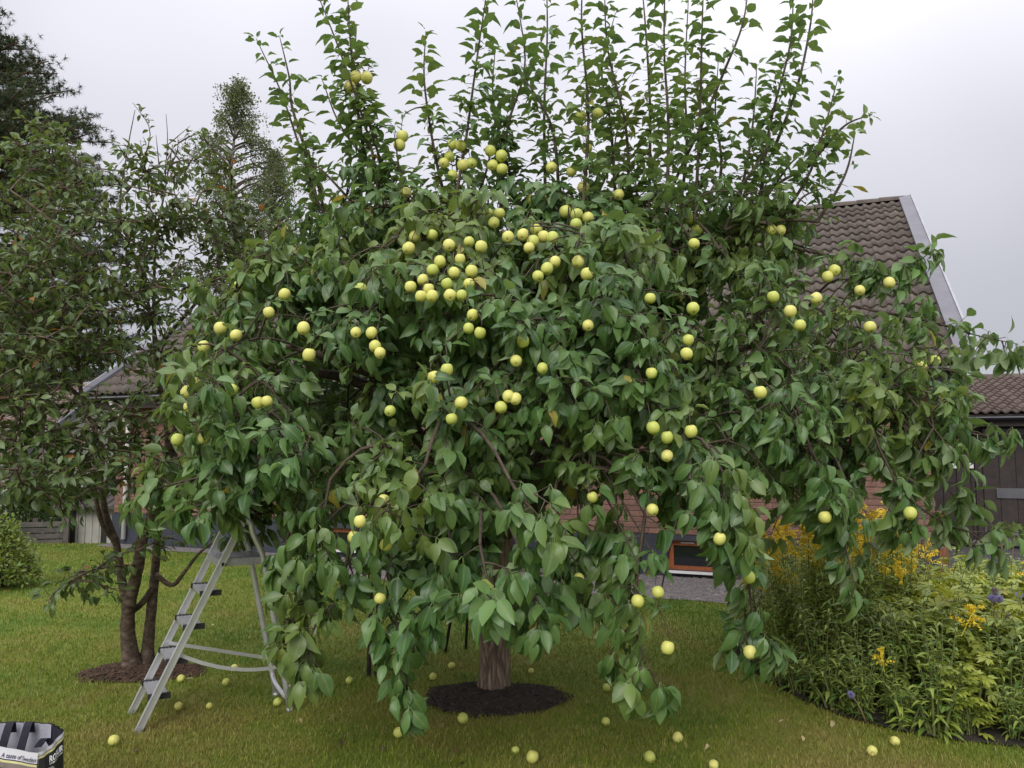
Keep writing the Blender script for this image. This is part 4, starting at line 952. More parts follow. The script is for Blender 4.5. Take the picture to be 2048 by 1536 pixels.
        while s_ < ln[-1]:
            i = min(max(j for j in range(n) if ln[j] <= s_), n-2); p = pts[i].lerp(pts[i+1], (s_-ln[i])/(ln[i+1]-ln[i])); t = (pts[i+1]-pts[i]).normalized()
            fr = s_/ln[-1]
            for q in range(1 if fr > 0.75 else rg.choice((1, 1, 2, 3))):
                an += 2.4+rg.uniform(-0.5, 0.5); a = t.orthogonal().normalized(); b = t.cross(a); rad = a*math.cos(an)+b*math.sin(an)
                off = rad*(0.0 if fr > 0.7 else rg.uniform(0, 0.06))
                dd = rad*rg.uniform(0.8, 1.1) + t*rg.uniform(0.1, 0.7); nn = t*1.0 - rad*0.15 + rvec(rg, 0.35)
                L.add(p+off, dd, nn, (0.104 if fr < 0.85 else 0.08)*rg.uniform(0.75, 1.15))
                if off.length > 0.02: tw.tube([p, p+off], [0.003, 0.002], 3, False)
            if fr < 0.55 and rg.random() < 0.35*dens:
                rosette(L, rg, p+rvec(rg, 0.08), t, outward(p), 4, 0.085, 0.4)
            s_ += 0.033/dens*rg.uniform(0.7, 1.3)
        rosette(L, rg, pts[-1], pts[-1]-pts[-2], Vector((0, -1, 0)), 3, 0.065, 0.1, 0.6)
    # apple places: just outside the leaf shell, each on a short spur twig
    apples = []
    strand_pts = [(at(x, y, d), x, y, d) for path, d in STRANDS for x, y in path]
    for x, y in APPLE_PX:
        d = env_hit(x, y, 0.98)
        near = min(strand_pts, key=lambda q: (q[1]-x)**2+(q[2]-y)**2)
        if y > 1000: d = near[3]-0.04 if math.hypot(near[1]-x, near[2]-y) < 160 else (d or 4.0)
        elif y < 400: d = 4.95
        elif d is None or d > 5.2: d = 5.0
        d = max(d, 3.35)-0.02
        rad = rg.uniform(0.0315, 0.0375)*min(max(d/4.3, 0.85), 1.12); p = at(x, y, d); tilt = (rg.uniform(-0.95, 0.25), rg.uniform(-0.4, 0.4)); apples.append((p, rad, x, y, tilt))
        st = p+(Matrix.Rotation(tilt[1], 3, 'Y')@Matrix.Rotation(tilt[0], 3, 'X')@Vector((0, 0, 1)))*rad*1.5; up = st+Vector((rg.uniform(-0.05, 0.05), rg.uniform(0.05, 0.16), rg.uniform(0.05, 0.13)))
        tw.tube(bez(st, st+Vector((0, 0.0, 0.05)), up, 4), [0.002, 0.0025, 0.003, 0.0035], 4, False)
        an_ = min(shoot_pts, key=lambda q: (q-up).length+(9 if q.z > up.z+0.1 else 0)) if y < 400 else nearest(up, 0.05, 3)
        if (an_-up).length < 0.9: tw.tube(bez(up, (up+an_)*0.5+Vector((0, 0, 0.04)), an_, 5), [0.0035, 0.004, 0.005, 0.006, 0.007], 4, False)
        rosette(L, rg, up, Vector((0, -0.2, 0.3)), Vector((0, -1, 0)), 4, 0.08, 0.3)
    # leaves do not grow through the fruit: clear the fruit itself and thin what hangs right before it
    P = np.array(L.p); D = np.array(L.d); D /= np.linalg.norm(D, axis=1, keepdims=True); C = P + D*np.array(L.s)[:, None]*0.75
    drop = np.zeros(len(P), dtype=bool); rr = np.random.RandomState(4).rand(len(P))
    for p, rad, x, y, _t in apples:
        a = np.array(p[:]); drop |= np.linalg.norm(C-a, axis=1) < rad+0.022
        v = np.array([0, 0, CAM_H])-a; v /= np.linalg.norm(v); k = (C-a)@v; dist = np.linalg.norm((C-a)-k[:, None]*v, axis=1)
        drop |= (k > 0) & (k < 0.9) & (dist < rad+0.016) & (rr < 0.80)
    drop |= (P[:, 2] < 0.06)
    lp = np.array([-1.72, 4.85, 1.12]); drop |= (np.linalg.norm((C-lp)*np.array([1, 0.45, 1.0]), axis=1) < 0.27)       # room round the ladder's platform
    tw.build('twigs', M['twig'], tree, True, TB)['kind'] = 'stuff'
    L.split_build(tree, TB, M['apple_leaf'], 300, drop=drop)
    print('apple leaves', len(P), 'dropped', int(drop.sum()))
    return apples
APPLES = build_apple_tree()

# ================================================================== APPLES
def apple_meshes():
    out_ = []
    for s_ in range(4):
        rg = random.Random(s_); V = []; Fc = []; seg, ring = 16, 11
        prof = [(0.0, 0.80), (0.10, 0.84), (0.32, 0.955), (0.60, 0.90), (0.86, 0.62), (1.0, 0.12), (0.93, -0.35), (0.70, -0.72), (0.42, -0.90), (0.20, -0.915), (0.0, -0.84)]
        for i, (r, z) in enumerate(prof):
            for k in range(seg):
                a = 2*math.pi*k/seg; lob = 1+0.025*math.cos(5*a+s_)*(1-abs(z)) + 0.02*math.sin(a+s_)
                V.append((r*lob*math.cos(a), r*lob*math.sin(a), z*(0.94+0.03*s_)+0.04*r*math.cos(a+s_*2)))
        for i in range(ring-1):
            for k in range(seg): Fc.append((i*seg+k, (i+1)*seg+k, (i+1)*seg+(k+1) % seg, i*seg+(k+1) % seg))
        out_.append((V, Fc))
    return out_
AM = apple_meshes()
def mk_apple_mesh(i, mat):
    b = MB(); b.v, b.f = AM[i]; return b.mesh('apple', mat, True)
AP = [mk_apple_mesh(i, M['apple']) for i in range(4)]; FP = [mk_apple_mesh(i, M['fallen_apple']) for i in range(4)]
STEM = MB().tube([(0, 0, 0.80), (0.03, 0.01, 1.15), (0.0, 0.0, 1.52)], [0.05, 0.045, 0.06], 5).mesh('stem', M['twig'], True)
cb = MB()
for k in range(5):
    a = k*1.2566; cb.poly([(0.05*math.cos(a-0.6), 0.05*math.sin(a-0.6), -0.87), (0.17*math.cos(a), 0.17*math.sin(a), -0.965), (0.05*math.cos(a+0.6), 0.05*math.sin(a+0.6), -0.87), (0, 0, -0.86)])
cb.tube([(0, 0, -0.80), (0, 0, -0.885)], [0.12, 0.09], 6)
CALYX = cb.mesh('calyx', M['calyx'])
def put_apple(me, p, rad, rot, label, group, calyx=True, stem=True):
    o = link('apple', me); o.location = p; o.rotation_euler = rot; o.scale = (rad, rad, rad); tag(o, label, 'apple', group)
    if stem: link('stem', STEM, o)
    if calyx: link('calyx', CALYX, o)
    return o
def build_apples():
    rg = random.Random(77)
    for p, rad, x, y, tilt in APPLES:
        side = 'on the ladder side' if x < 760 else ('on the flower bed side' if x > 1260 else 'above the trunk')
        if y < 405: la = 'yellow apple high on the upright shoots of the tree, '+side
        elif 780 < x < 1200 and y < 620: la = 'pale yellow apple in the %s fruit cluster of the apple crown' % ('topmost' if y < 455 else 'dense' if x < 975 else 'looser')
        elif x < 650 and y < 900: la = 'green apple on boughs reaching to the plum tree, %s' % ('near the left house eave' if y < 750 else 'above the stepladder')
        elif x > 1500 and y < 760: la = 'yellow apple on loose boughs in front of the %s' % ('tiled house roof' if y < 690 else 'roof corner above the gutter')
        elif y > 960: la = 'apple hanging on a drooping lower shoot of the tree, '+side
        else: la = 'single apple among leaves %s of the crown, %s' % ('in the upper half' if y < 700 else 'in the middle', side)
        gr = la.replace('apple ', 'apples ', 1)
        ti = rg.uniform(0.0, 0.5) if y > 420 else rg.uniform(0.0, 0.35)
        # the stem end stays up where the spur holds it; the fruit leans outward so its calyx shows
        rot = (tilt[0], tilt[1], 0)
        put_apple(rg.choice(AP), p, rad, rot, la, gr)
    mats = []
    fallen = [(903,1331),(469,1336),(362,1357),(452,1364),(698,1361),(357,1413),(419,1412),(555,1404),(576,1378),(614,1388),(631,1386),(228,1481),(866,1353),(926,1437),(797,1465),(1213,1375),(1212,1443),(1065,1514),(1031,1500),(1355,1475),(1427,1530),(1300,1514),(1744,1501),(1790,1482),(1062,1342)]
    for x, y in fallen:
        r_ = rg.uniform(0.026, 0.032)
        if (x, y) in ((1065, 1514), (926, 1437), (576, 1378)): r_ = 0.034
        if (x, y) in ((419, 1412), (1062, 1342), (1031, 1500)): r_ = 0.022
        p = gnd(x, y, r_)
        p.z = zg(p.x, p.y)+r_*0.96
        if x < 660: la, gr = 'fallen pale green apple on the lawn around the stepladder', 'fallen apples around the stepladder'
        elif x > 1700: la, gr = 'fallen pale apple on the lawn in front of the flower bed', 'fallen apples by the flower bed'
        else: la, gr = 'fallen pale apple on the lawn around the apple tree mulch ring', 'fallen apples around the mulch ring'
        if (x, y) == (1065, 1514): la, gr = 'large fallen apple with a brown scar on the lawn before the mulch ring', None
        if (x, y) == (926, 1437): la, gr = 'fallen yellow apple at the front edge of the dark mulch ring', None
        if (x, y) == (228, 1481): la, gr = 'fallen pale apple on the lawn between the bag and the stepladder', None
        put_apple(rg.choice(FP), p, r_, (rg.uniform(-2.4, 2.4), rg.uniform(-1.2, 1.2), rg.uniform(0, 6.28)), la, gr, True, rg.random() < 0.3 and False)
build_apples()

# ================================================================== PLUM TREE, left, several stems
def build_plum():
    rg = random.Random(31); base = gnd(280, 1338); t0 = empty('plum_tree', base)
    tag(t0, 'multi stemmed plum tree with thin leafy branches behind the stepladder', 'tree')
    d0 = base.y; L = Leaves(PLUM_T, 8); tw = MB()
    stems = [  # pixel path, depth at foot and top, radii
     ([(266,1342),(256,1270),(258,1215),(275,1140),(290,1060),(325,990),(340,900)], d0, d0-0.2, 0.066, 0.030),
     ([(292,1340),(300,1250),(308,1170),(314,1090),(322,980),(335,880),(325,800),(310,700),(308,600),(312,480),(330,380),(345,290)], d0+0.05, d0+0.3, 0.050, 0.004),
     ([(256,1230),(242,1150),(232,1085),(212,1030),(202,960),(205,900),(185,850),(165,800),(150,700),(120,600),(90,520)], d0, d0-0.5, 0.036, 0.010),
     ([(325,990),(350,900),(345,800),(320,720),(300,620),(270,520),(240,420),(255,300),(270,220)], d0-0.2, d0+0.1, 0.030, 0.003),
     ([(312,1150),(345,1170),(372,1140),(400,1105),(440,1075)], d0+0.05, d0-0.1, 0.024, 0.008),
     ([(262,1225),(285,1205),(306,1175)], d0, d0+0.05, 0.026, 0.024),
     ([(232,1085),(205,1050),(190,985),(188,945),(150,930),(80,935),(0,960)], d0-0.1, d0-0.7, 0.022, 0.008),
     ([(340,900),(390,820),(430,720),(455,600),(470,480),(455,360)], d0-0.2, d0+0.4, 0.028, 0.004),
     ([(205,900),(130,880),(60,860),(-60,840)], d0-0.2, d0-0.8, 0.018, 0.007), ([(165,800),(100,740),(20,700),(-80,660)], d0-0.3, d0-0.9, 0.018, 0.007),
     ([(310,700),(380,620),(450,540),(520,480)], d0+0.2, d0+0.6, 0.02, 0.007), ([(300,620),(200,540),(100,440),(20,380)], d0, d0-0.3, 0.02, 0.007), ([(150,700),(60,620),(-30,560)], d0-0.4, d0-1.0, 0.016, 0.006)]
    pool = []
    for path, da, db, r0, r1 in stems:
        n = len(path); pts = spline([at(x, y, da+(db-da)*i/(n-1)) for i, (x, y) in enumerate(path)], 4*n)
        if path[0][1] > 1300: pts[0].z = -0.03
        m = len(pts); rad = [(r0+(r1-r0)*(i/(m-1))**0.7)*(1+0.06*math.sin(i*2.3)) for i in range(m)]
        if path[0][1] > 1300: rad[0] *= 1.45; rad[1] *= 1.25; rad[2] *= 1.12
        MB().tube(pts, rad, 9).build('stem', M['plum_bark'], t0, True, base); pool += pts[m//3:]
    A = np.array([p[:] for p in pool])
    boughs = [(60,300,6.6,.42,14),(150,400,6.2,.42,14),(40,430,6.4,.45,14),(280,330,5.9,.28,9),(300,440,5.8,.35,12),(220,470,5.9,.38,13),(420,430,6.2,.4,13),(500,450,6.3,.38,12),(100,540,5.7,.42,14),(30,600,5.4,.42,14),(200,600,5.7,.4,13),(320,560,5.9,.38,12),(430,560,6.1,.4,13),(520,560,6.3,.35,11),
      (60,690,5.2,.36,11),(170,690,5.5,.36,11),(400,660,5.9,.36,11),(280,690,5.8,.3,9),(460,690,6.0,.3,9),(40,790,5.0,.28,8),(130,860,5.2,.34,12),(30,890,5.0,.36,12),(240,880,5.5,.32,10),(330,820,5.8,.3,9),(80,960,4.9,.33,11),(190,950,5.2,.3,9),(290,950,5.5,.20,5),(0,1000,4.9,.3,8),(170,1000,5.2,.18,3),
      (400,320,6.3,.3,8),(370,450,6.0,.32,10),(120,330,6.4,.35,9),(20,520,5.8,.4,11),(180,540,6,.4,10),(-40,800,5.2,.4,9),(-40,600,5.6,.45,9),(-40,400,6.4,.45,9),(350,750,5.8,.3,8),(110,790,5.3,.3,7),
      (130,1160,5.2,.14,6),(185,1130,5.3,.16,7),(240,1180,5.4,.10,4),(95,1195,5.15,.08,4),(310,1080,5.4,.14,4),(365,1080,5.6,.16,6)]
    for x, y, d, r, k in boughs:
        c = at(x, y, d)
        for q in range(int(k*2.4) if y < 1000 else max(2, k//2)):
            v = Vector((rg.gauss(0, 1), rg.gauss(0, 1), rg.gauss(0, 0.75))); v = v.normalized()*r*rg.random()**0.45; p = c+v
            dd_ = np.linalg.norm(A-np.array(p[:]), axis=1)+0.9*np.maximum(0, A[:, 2]-p.z+0.05); cc_ = np.argsort(dd_)[:6]; a = Vector(A[rg.choice([i for i in cc_ if dd_[i] < dd_[cc_[0]]+0.25])])
            h = (p-a).length; pts = bez(a, (a+p)*0.5+Vector((0, 0, 0.12*h))+rvec(rg, 0.05), p, 7)
            tw.tube(pts, [0.0065*(1-j/6)**0.7+0.0020 for j in range(7)], 4, False)
            A = np.concatenate([A, np.array([q_[:] for q_ in pts[2:6]])])
            an = rg.uniform(0, 6); tot = min(h, 0.75); nn_ = int(tot/0.021)
            for j in range(nn_):
                f = 1-(j/nn_)*min(1, 0.75/max(h, 0.01)); ii = min(int(f*6), 5); pp = pts[ii].lerp(pts[ii+1], f*6-ii); t = (pts[ii+1]-pts[ii]).normalized()
                an += 2.3+rg.uniform(-0.4, 0.4); aa = t.orthogonal().normalized(); rad = aa*math.cos(an)+t.cross(aa)*math.sin(an)
                off = rad*rg.uniform(0, 0.10) if rg.random() < 0.6 else Vector()
                if off.length > 0.03: tw.tube([pp, pp+off], [0.0025, 0.0018], 3, False)
                for z in range(1 if off.length < 0.03 else 2):
                    L.add(pp+off, rad*rg.uniform(0.6, 1)+t*rg.uniform(0.2, 0.9)+Vector((0, 0, -0.25))+rvec(rg, 0.25), Vector((0, -0.25, 0.8))+rvec(rg, 0.5), 0.074*rg.uniform(0.7, 1.25))
    # thin top shoots against the sky
    for path, d, leaves in (([(285,330),(300,260),(265,205)], 6.0, 16), ([(330,360),(335,280),(332,228)], 6.0, 0), ([(335,290),(380,252)], 6.0, 0), ([(318,330),(312,270)], 6.0, 0), ([(335,320),(350,290)], 6.0, 3), ([(300,400),(290,330),(280,280)], 5.9, 18), ([(345,330),(330,350)], 6, 4)):
        pts = spline([at(x, y, d) for x, y in path], 8); tw.tube(pts, [0.006-0.0006*i for i in range(8)], 4, False)
        i = int(np.argmin(np.linalg.norm(A-np.array(pts[0][:]), axis=1))); tw.tube([Vector(A[i]), pts[0]], [0.007, 0.006], 4, False)
        for j in range(leaves):
            f = rg.random(); ii = min(int(f*7), 6); pp = pts[ii].lerp(pts[ii+1], f*7-ii); L.add(pp, rvec(rg, 1)+Vector((0, 0, 0.3)), Vector((0, -0.2, 1))+rvec(rg, 0.5), 0.07*rg.uniform(0.7, 1.1))
    tw.build('twigs', M['plum_bark'], t0, True, base)['kind'] = 'stuff'
    P = np.array(L.p); L.split_build(t0, base, M['plum_leaf'], 300, drop=(P[:, 2] < 0.1)); print('plum leaves', len(P))
build_plum()

# ================================================================== TREES FARTHER OFF
def build_pine():
    rg = random.Random(41); d = 17.0; X = at(-130, 900, d).x; base = Vector((X, d, zg(X, d))); e = empty('pine_tree', base)
    tag(e, 'tall dark pine tree behind the plum tree at the far left', 'tree')
    H = 13.8-base.z
    MB().tube([base+Vector((0.05*math.sin(i), 0, i*H/10-0.1)) for i in range(11)], [0.26*(1-i/10)+0.04 for i in range(11)], 10).build('trunk', M['pine_bark'], e, True, base)
    def rad(z): return max(0.25, min(1.35+(11.6-z)*0.80, 4.4)) if z < 11.6 else max(0.1, (13.2-z)*0.8)
    V, tuft = [], []
    for i in range(22):
        a = rg.uniform(0, 6.28); el = rg.uniform(-0.4, 1.2); dr = Vector((math.cos(a)*math.cos(el), math.sin(a)*math.cos(el), math.sin(el))); s_ = dr.orthogonal().normalized()*0.05
        k = len(V); V += [tuple(-s_), tuple(s_), tuple(dr*rg.uniform(0.7, 1.1))]; tuft.append((k, k+1, k+2))
    T = [(np.array(V, dtype=np.float32), tuft, np.zeros(len(V), dtype=np.float32))]
    L = Leaves(T, 3); br = MB(); z = 3.0
    while z < 13.4:
        for q in range(9 if z < 11 else 6):
            a = rg.uniform(0, 6.28); r = rad(z)*rg.uniform(0.75, 1.06)
            s0 = Vector((X, d, z-0.3*r*0.3)); e0 = Vector((X+r*math.cos(a), d+r*math.sin(a), z+rg.uniform(-0.2, 0.25))); pts = bez(s0, (s0+e0)*0.5+Vector((0, 0, -0.15)), e0, 6)
            br.tube(pts, [0.05*(1-i/5)+0.012 for i in range(6)], 5, False)
            for j in range(int(16+r*30)):
                f = rg.uniform(0.3, 1.0); ii = min(int(f*5), 4); p = pts[ii].lerp(pts[ii+1], f*5-ii)+Vector((rg.gauss(0, 0.15), rg.gauss(0, 0.15), abs(rg.gauss(0, 0.12))))*(0.4+0.6*f)
                L.add(p, rvec(rg, 1)+Vector((0, 0, 0.6)), rvec(rg, 1), rg.uniform(0.09, 0.17))
        z += 0.24
    br.build('branches', M['pine_bark'], e, True, base)['kind'] = 'stuff'
    link('crown', L.mesh('crown', M['needle'], base), e)['kind'] = 'stuff'
build_pine()

def build_birch(px, d, ytop, half, seed, label):
    rg = random.Random(seed); X = at(px, 900, d).x; base = Vector((X, d, zg(X, d))); e = empty('birch_tree', base); tag(e, label, 'tree')
    ztop = at(px, ytop, d).z
    pts = [base+Vector((0.12*math.sin(i*1.1), 0, (ztop-0.3-base.z)*i/12-0.1*(i == 0))) for i in range(13)]
    MB().tube(pts, [0.14*(1-i/12)+0.02 for i in range(13)], 9).build('trunk', M['birch_bark'], e, True, base)
    L = Leaves(SMALL_T, seed); br = MB(); z = 3.2
    while z < ztop:
        f = (ztop-z)/(ztop-3.2); r = half*min(1, 0.2+2.5*f)*(1.0 if f < 0.6 else 1.0)
        for q in range(3):
            a = rg.uniform(0, 6.28); rr = r*rg.uniform(0.4, 1.0); s0 = Vector((X+0.1*math.sin(z), d, z-0.25*rr)); e0 = Vector((X+rr*math.cos(a), d+rr*math.sin(a), z+0.35*rr*rg.random()))
            ps = bez(s0, (s0+e0)*0.5+Vector((0, 0, 0.2*rr)), e0, 5); br.tube(ps, [0.025*(1-i/4)+0.006 for i in range(5)], 4, False)
            for k in range(5):
                s1 = ps[rg.randint(2, 4)]; hang = rg.uniform(0.25, 0.8); e1 = s1+Vector((rg.uniform(-0.3, 0.3), rg.uniform(-0.3, 0.3), -hang+rg.random()*0.25)); tp = bez(s1, s1+Vector((rg.uniform(-.2, .2), 0, 0.05)), e1, 5)
                br.tube(tp, [0.006, 0.005, 0.004, 0.003, 0.002], 3, False)
                for j in range(22):
                    g = rg.random(); ii = min(int(g*4), 3); p = tp[ii].lerp(tp[ii+1], g*4-ii)+rvec(rg, 0.13); L.add(p, rvec(rg, 1)+Vector((0, 0, -0.6)), rvec(rg, 1)+Vector((0, 0, 0.5)), rg.uniform(0.06, 0.105))
        z += 0.16
    br.build('branches', M['plum_bark'], e, True, base)['kind'] = 'stuff'
    link('crown', L.mesh('crown', M['birch_leaf'], base), e)['kind'] = 'stuff'
build_birch(452, 22.0, 165, 2.0, 51, 'slender birch with drooping twigs rising behind the plum tree')
build_birch(540, 24.0, 300, 1.4, 52, 'shorter birch standing close beside the slender birch')

def build_shrub(name, px, py, d, h, rw, mat, label, n=420, leaf=0.05, seed=1, cat='shrub', T=None, base_z=None):
    rg = random.Random(seed); c = at(px, py, d); gz = zg(c.x, d) if base_z is None else base_z; base = Vector((c.x, d, gz)); e = empty(name, base); tag(e, label, cat)
    L = Leaves(T or PLUM_T, seed); st = MB()
    for i in range(n):
        a = rg.uniform(0, 6.28); el = rg.uniform(-0.1, 1.0); rr = rw*(0.55+0.45*rg.random()**0.5)*(0.9+0.25*mnoise.noise(Vector((math.cos(a)*2, math.sin(a)*2, el*2+seed))))
        p = base+Vector((rr*math.cos(a)*math.cos(el*1.4), rr*math.sin(a)*math.cos(el*1.4), h*(0.12+0.88*max(0, el)*rg.uniform(0.75, 1.05))))
        r0 = base+Vector((rg.uniform(-.1, .1)*rw, rg.uniform(-.1, .1)*rw, 0)); pts = bez(r0, base+(p-base)*0.5+Vector((0, 0, h*0.2)), p, 5)
        if i % 4 == 0: st.tube(pts, [0.012, 0.009, 0.007, 0.005, 0.003], 4, False)
        else: st.tube([pts[3], pts[4]], [0.004, 0.002], 3, False)
        for j in range(12):
            f = rg.uniform(0.65, 1.0); ii = 3 if f > .75 else 2; q = pts[ii].lerp(pts[ii+1], f*4-ii)+rvec(rg, 0.06)
            L.add(q, rvec(rg, 1)+(q-base).normalized()*0.6, Vector((0, -0.2, 0.8))+rvec(rg, 0.6), leaf*rg.uniform(0.7, 1.3))
    st.build('stems', M['plum_bark'], e, True, base)['kind'] = 'stuff'
    link('foliage', L.mesh('foliage', M[mat], base), e)['kind'] = 'stuff'
build_shrub('garden_shrub', -5, 1160, 9.6, 0.95, 0.55, 'shrub_leaf', 'light yellow green shrub at the left edge of the lawn', 260, 0.055, 61)
build_shrub('lilac_shrub', 275, 1000, 20.0, 4.0, 1.5, 'hedge_leaf', 'green lilac bush between the neighbour house and the brick house', 620, 0.11, 62)
build_shrub('hedge_bush', 60, 1000, 20.5, 3.3, 1.7, 'hedge_leaf', 'broad green bush behind the slatted fence', 620, 0.11, 63)
build_shrub('hedge_bush', -120, 1000, 16.0, 3.6, 1.6, 'hedge_leaf', 'tall green bush beyond the yellow green shrub', 500, 0.10, 64)
p = hl(-4.55, -0.55)
build_shrub('wall_shrub', proj(p)[0], proj(p)[1], p.y, 0.55, 0.38, 'shrub_leaf', 'small yellow green plant on the gravel near the basement window', 120, 0.06, 65, 'plant', base_z=0.01)
p = hl(-6.9, -0.6)
build_shrub('wall_shrub', proj(p)[0], proj(p)[1], p.y, 1.0, 0.6, 'hedge_leaf', 'round dark green bush against the house behind the apple trunk', 260, 0.06, 66, base_z=0.01)

def build_bench():
    o = hl(-6.0, -0.75); e = empty('wooden_bench', (o.x, o.y, 0.01), HROT); tag(e, 'dark wooden bench on the gravel behind the apple trunk', 'bench')
    rg = random.Random(2)
    for i in range(3): MB().box(-0.7, 0.7, -0.22+i*0.14, -0.10+i*0.14, 0.42, 0.455).build('seat_slat', M['stake'], e)
    for i in range(2): MB().box(-0.7, 0.7, 0.215+i*0.02, 0.245+i*0.02, 0.60+i*0.15, 0.71+i*0.15).build('back_slat', M['stake'], e)
    for x in (-0.6, 0.6):
        MB().box(x-0.035, x+0.035, -0.2, -0.13, 0, 0.418).build('leg', M['stake'], e); MB().box(x-0.034, x+0.034, 0.246, 0.31, 0, 0.88).build('leg', M['stake'], e)
        MB().box(x-0.033, x+0.033, -0.13, 0.244, 0.34, 0.417).build('rail', M['stake'], e)
build_bench()

# ================================================================== MULCH RINGS
def build_mulch(c, rx, ry, mat, label, seed, chips):
    rg = random.Random(seed); e = MB(); n = 48; rings = 6
    def edge(a): return 1+0.06*math.sin(3*a+seed)+0.04*math.sin(7*a+seed*2)+0.02*math.sin(13*a)
    def hgt(k): return 0.030*(1-k**3)+0.004
    e.v.append((0, 0, hgt(0)))
    for j in range(1, rings+1):
        k = j/rings
        for i in range(n):
            a = 2*math.pi*i/n; r = k*edge(a); e.v.append((rx*r*math.cos(a), ry*r*math.sin(a), hgt(k)+(0.006*mnoise.noise(Vector((r*6*math.cos(a), r*6*math.sin(a), seed))) if j < rings else -0.010)))
    for i in range(n): e.f.append((0, 1+i, 1+(i+1) % n))
    for j in range(rings-1):
        for i in range(n): e.f.append((1+j*n+i, 1+(j+1)*n+i, 1+(j+1)*n+(i+1) % n, 1+j*n+(i+1) % n))
    o = e.build('mulch_bed', mat, None, True); o.location = (c.x, c.y, 0); tag(o, label, 'mulch', kind='stuff')
    b = MB(); rn = []
    for i in range(chips):
        a = rg.uniform(0, 6.28); k = rg.random()**0.5*1.03; r = k*edge(a); p = Vector((rx*r*math.cos(a), ry*r*math.sin(a), hgt(min(k, 1))+0.004))
        d = Vector((math.cos(rg.uniform(0, 6.28)), math.sin(rg.uniform(0, 6.28)), rg.uniform(-0.25, 0.35))).normalized(); l = rg.uniform(0.008, 0.028); w_ = rg.uniform(0.003, 0.008)
        s_ = d.cross(Vector((0, 0, 1))).normalized()*w_; u = Vector((0, 0, w_*0.8))
        m = len(b.v); b.v += [tuple(p-d*l-s_), tuple(p-d*l+s_), tuple(p+d*l+s_*0.6), tuple(p+d*l-s_*0.6), tuple(p-d*l*0.8+u), tuple(p+d*l*0.8+u)]; v = rg.random(); rn += [v]*6
        b.f += [(m, m+3, m+5, m+4), (m+1, m+4, m+5, m+2), (m, m+4, m+1), (m+3, m+2, m+5)]
    me = b.mesh('bark_chips', mat); at_ = me.attributes.new('rnd', 'FLOAT', 'POINT'); at_.data.foreach_set('value', rn)
    k = link('bark_chips', me, o); k['kind'] = 'stuff'
MC1 = gnd(990, 1398); MR1 = ((gnd(1132, 1398)-gnd(848, 1398)).length/2, (gnd(990, 1366).y-gnd(990, 1434).y)/2)
build_mulch(MC1, MR1[0], MR1[1], M['mulch_dark'], 'dark mulch ring around the foot of the apple trunk', 1, 2600)
MC2 = gnd(284, 1345); MR2 = ((gnd(405, 1345)-gnd(163, 1345)).length/2, (gnd(284, 1325).y-gnd(284, 1367).y)/2)
build_mulch(MC2, MR2[0], MR2[1], M['mulch_red'], 'reddish brown mulch ring around the plum tree stems', 2, 2200)

# ================================================================== STAKES
def stake(pa, pb, rad, mat, label, group):
    b_ = gnd(*pb); d = b_.y; t = at(pa[0], pa[1], d); top = b_ + (t-b_)*1.0
    ext = b_ + (t-b_)*((1.25)/max(t.z, 0.2)) if t.z < 1.25 else t
    o = MB().tube([b_+Vector((0, 0, -0.05)), b_.lerp(ext, 0.5)+Vector((0.004, 0, 0)), ext], rad, 8)
    e = o.build('tree_stake', mat, None, True, b_); e.location = b_; tag(e, label, 'stake', group)
    cap = MB().tube([ext-b_+Vector((0, 0, -0.02)), ext-b_+Vector((0, 0, 0.02))], rad*1.2, 8).build('cap', mat, e, True)
stake((914, 1160), (888, 1306), 0.013, M['iron'], 'thin black rod leaning beneath the apple boughs', None)
stake((938, 1150), (931, 1299), 0.012, M['iron'], 'thin black upright rod beside the leaning rod', None)
stake((741, 1190), (737, 1354), 0.017, M['stake'], 'thin brown wooden stake standing under the drooping apple shoots', 'pair of wooden stakes')
stake((756, 1190), (753, 1354), 0.017, M['stake'], 'thin brown wooden stake standing under the drooping apple shoots', 'pair of wooden stakes')

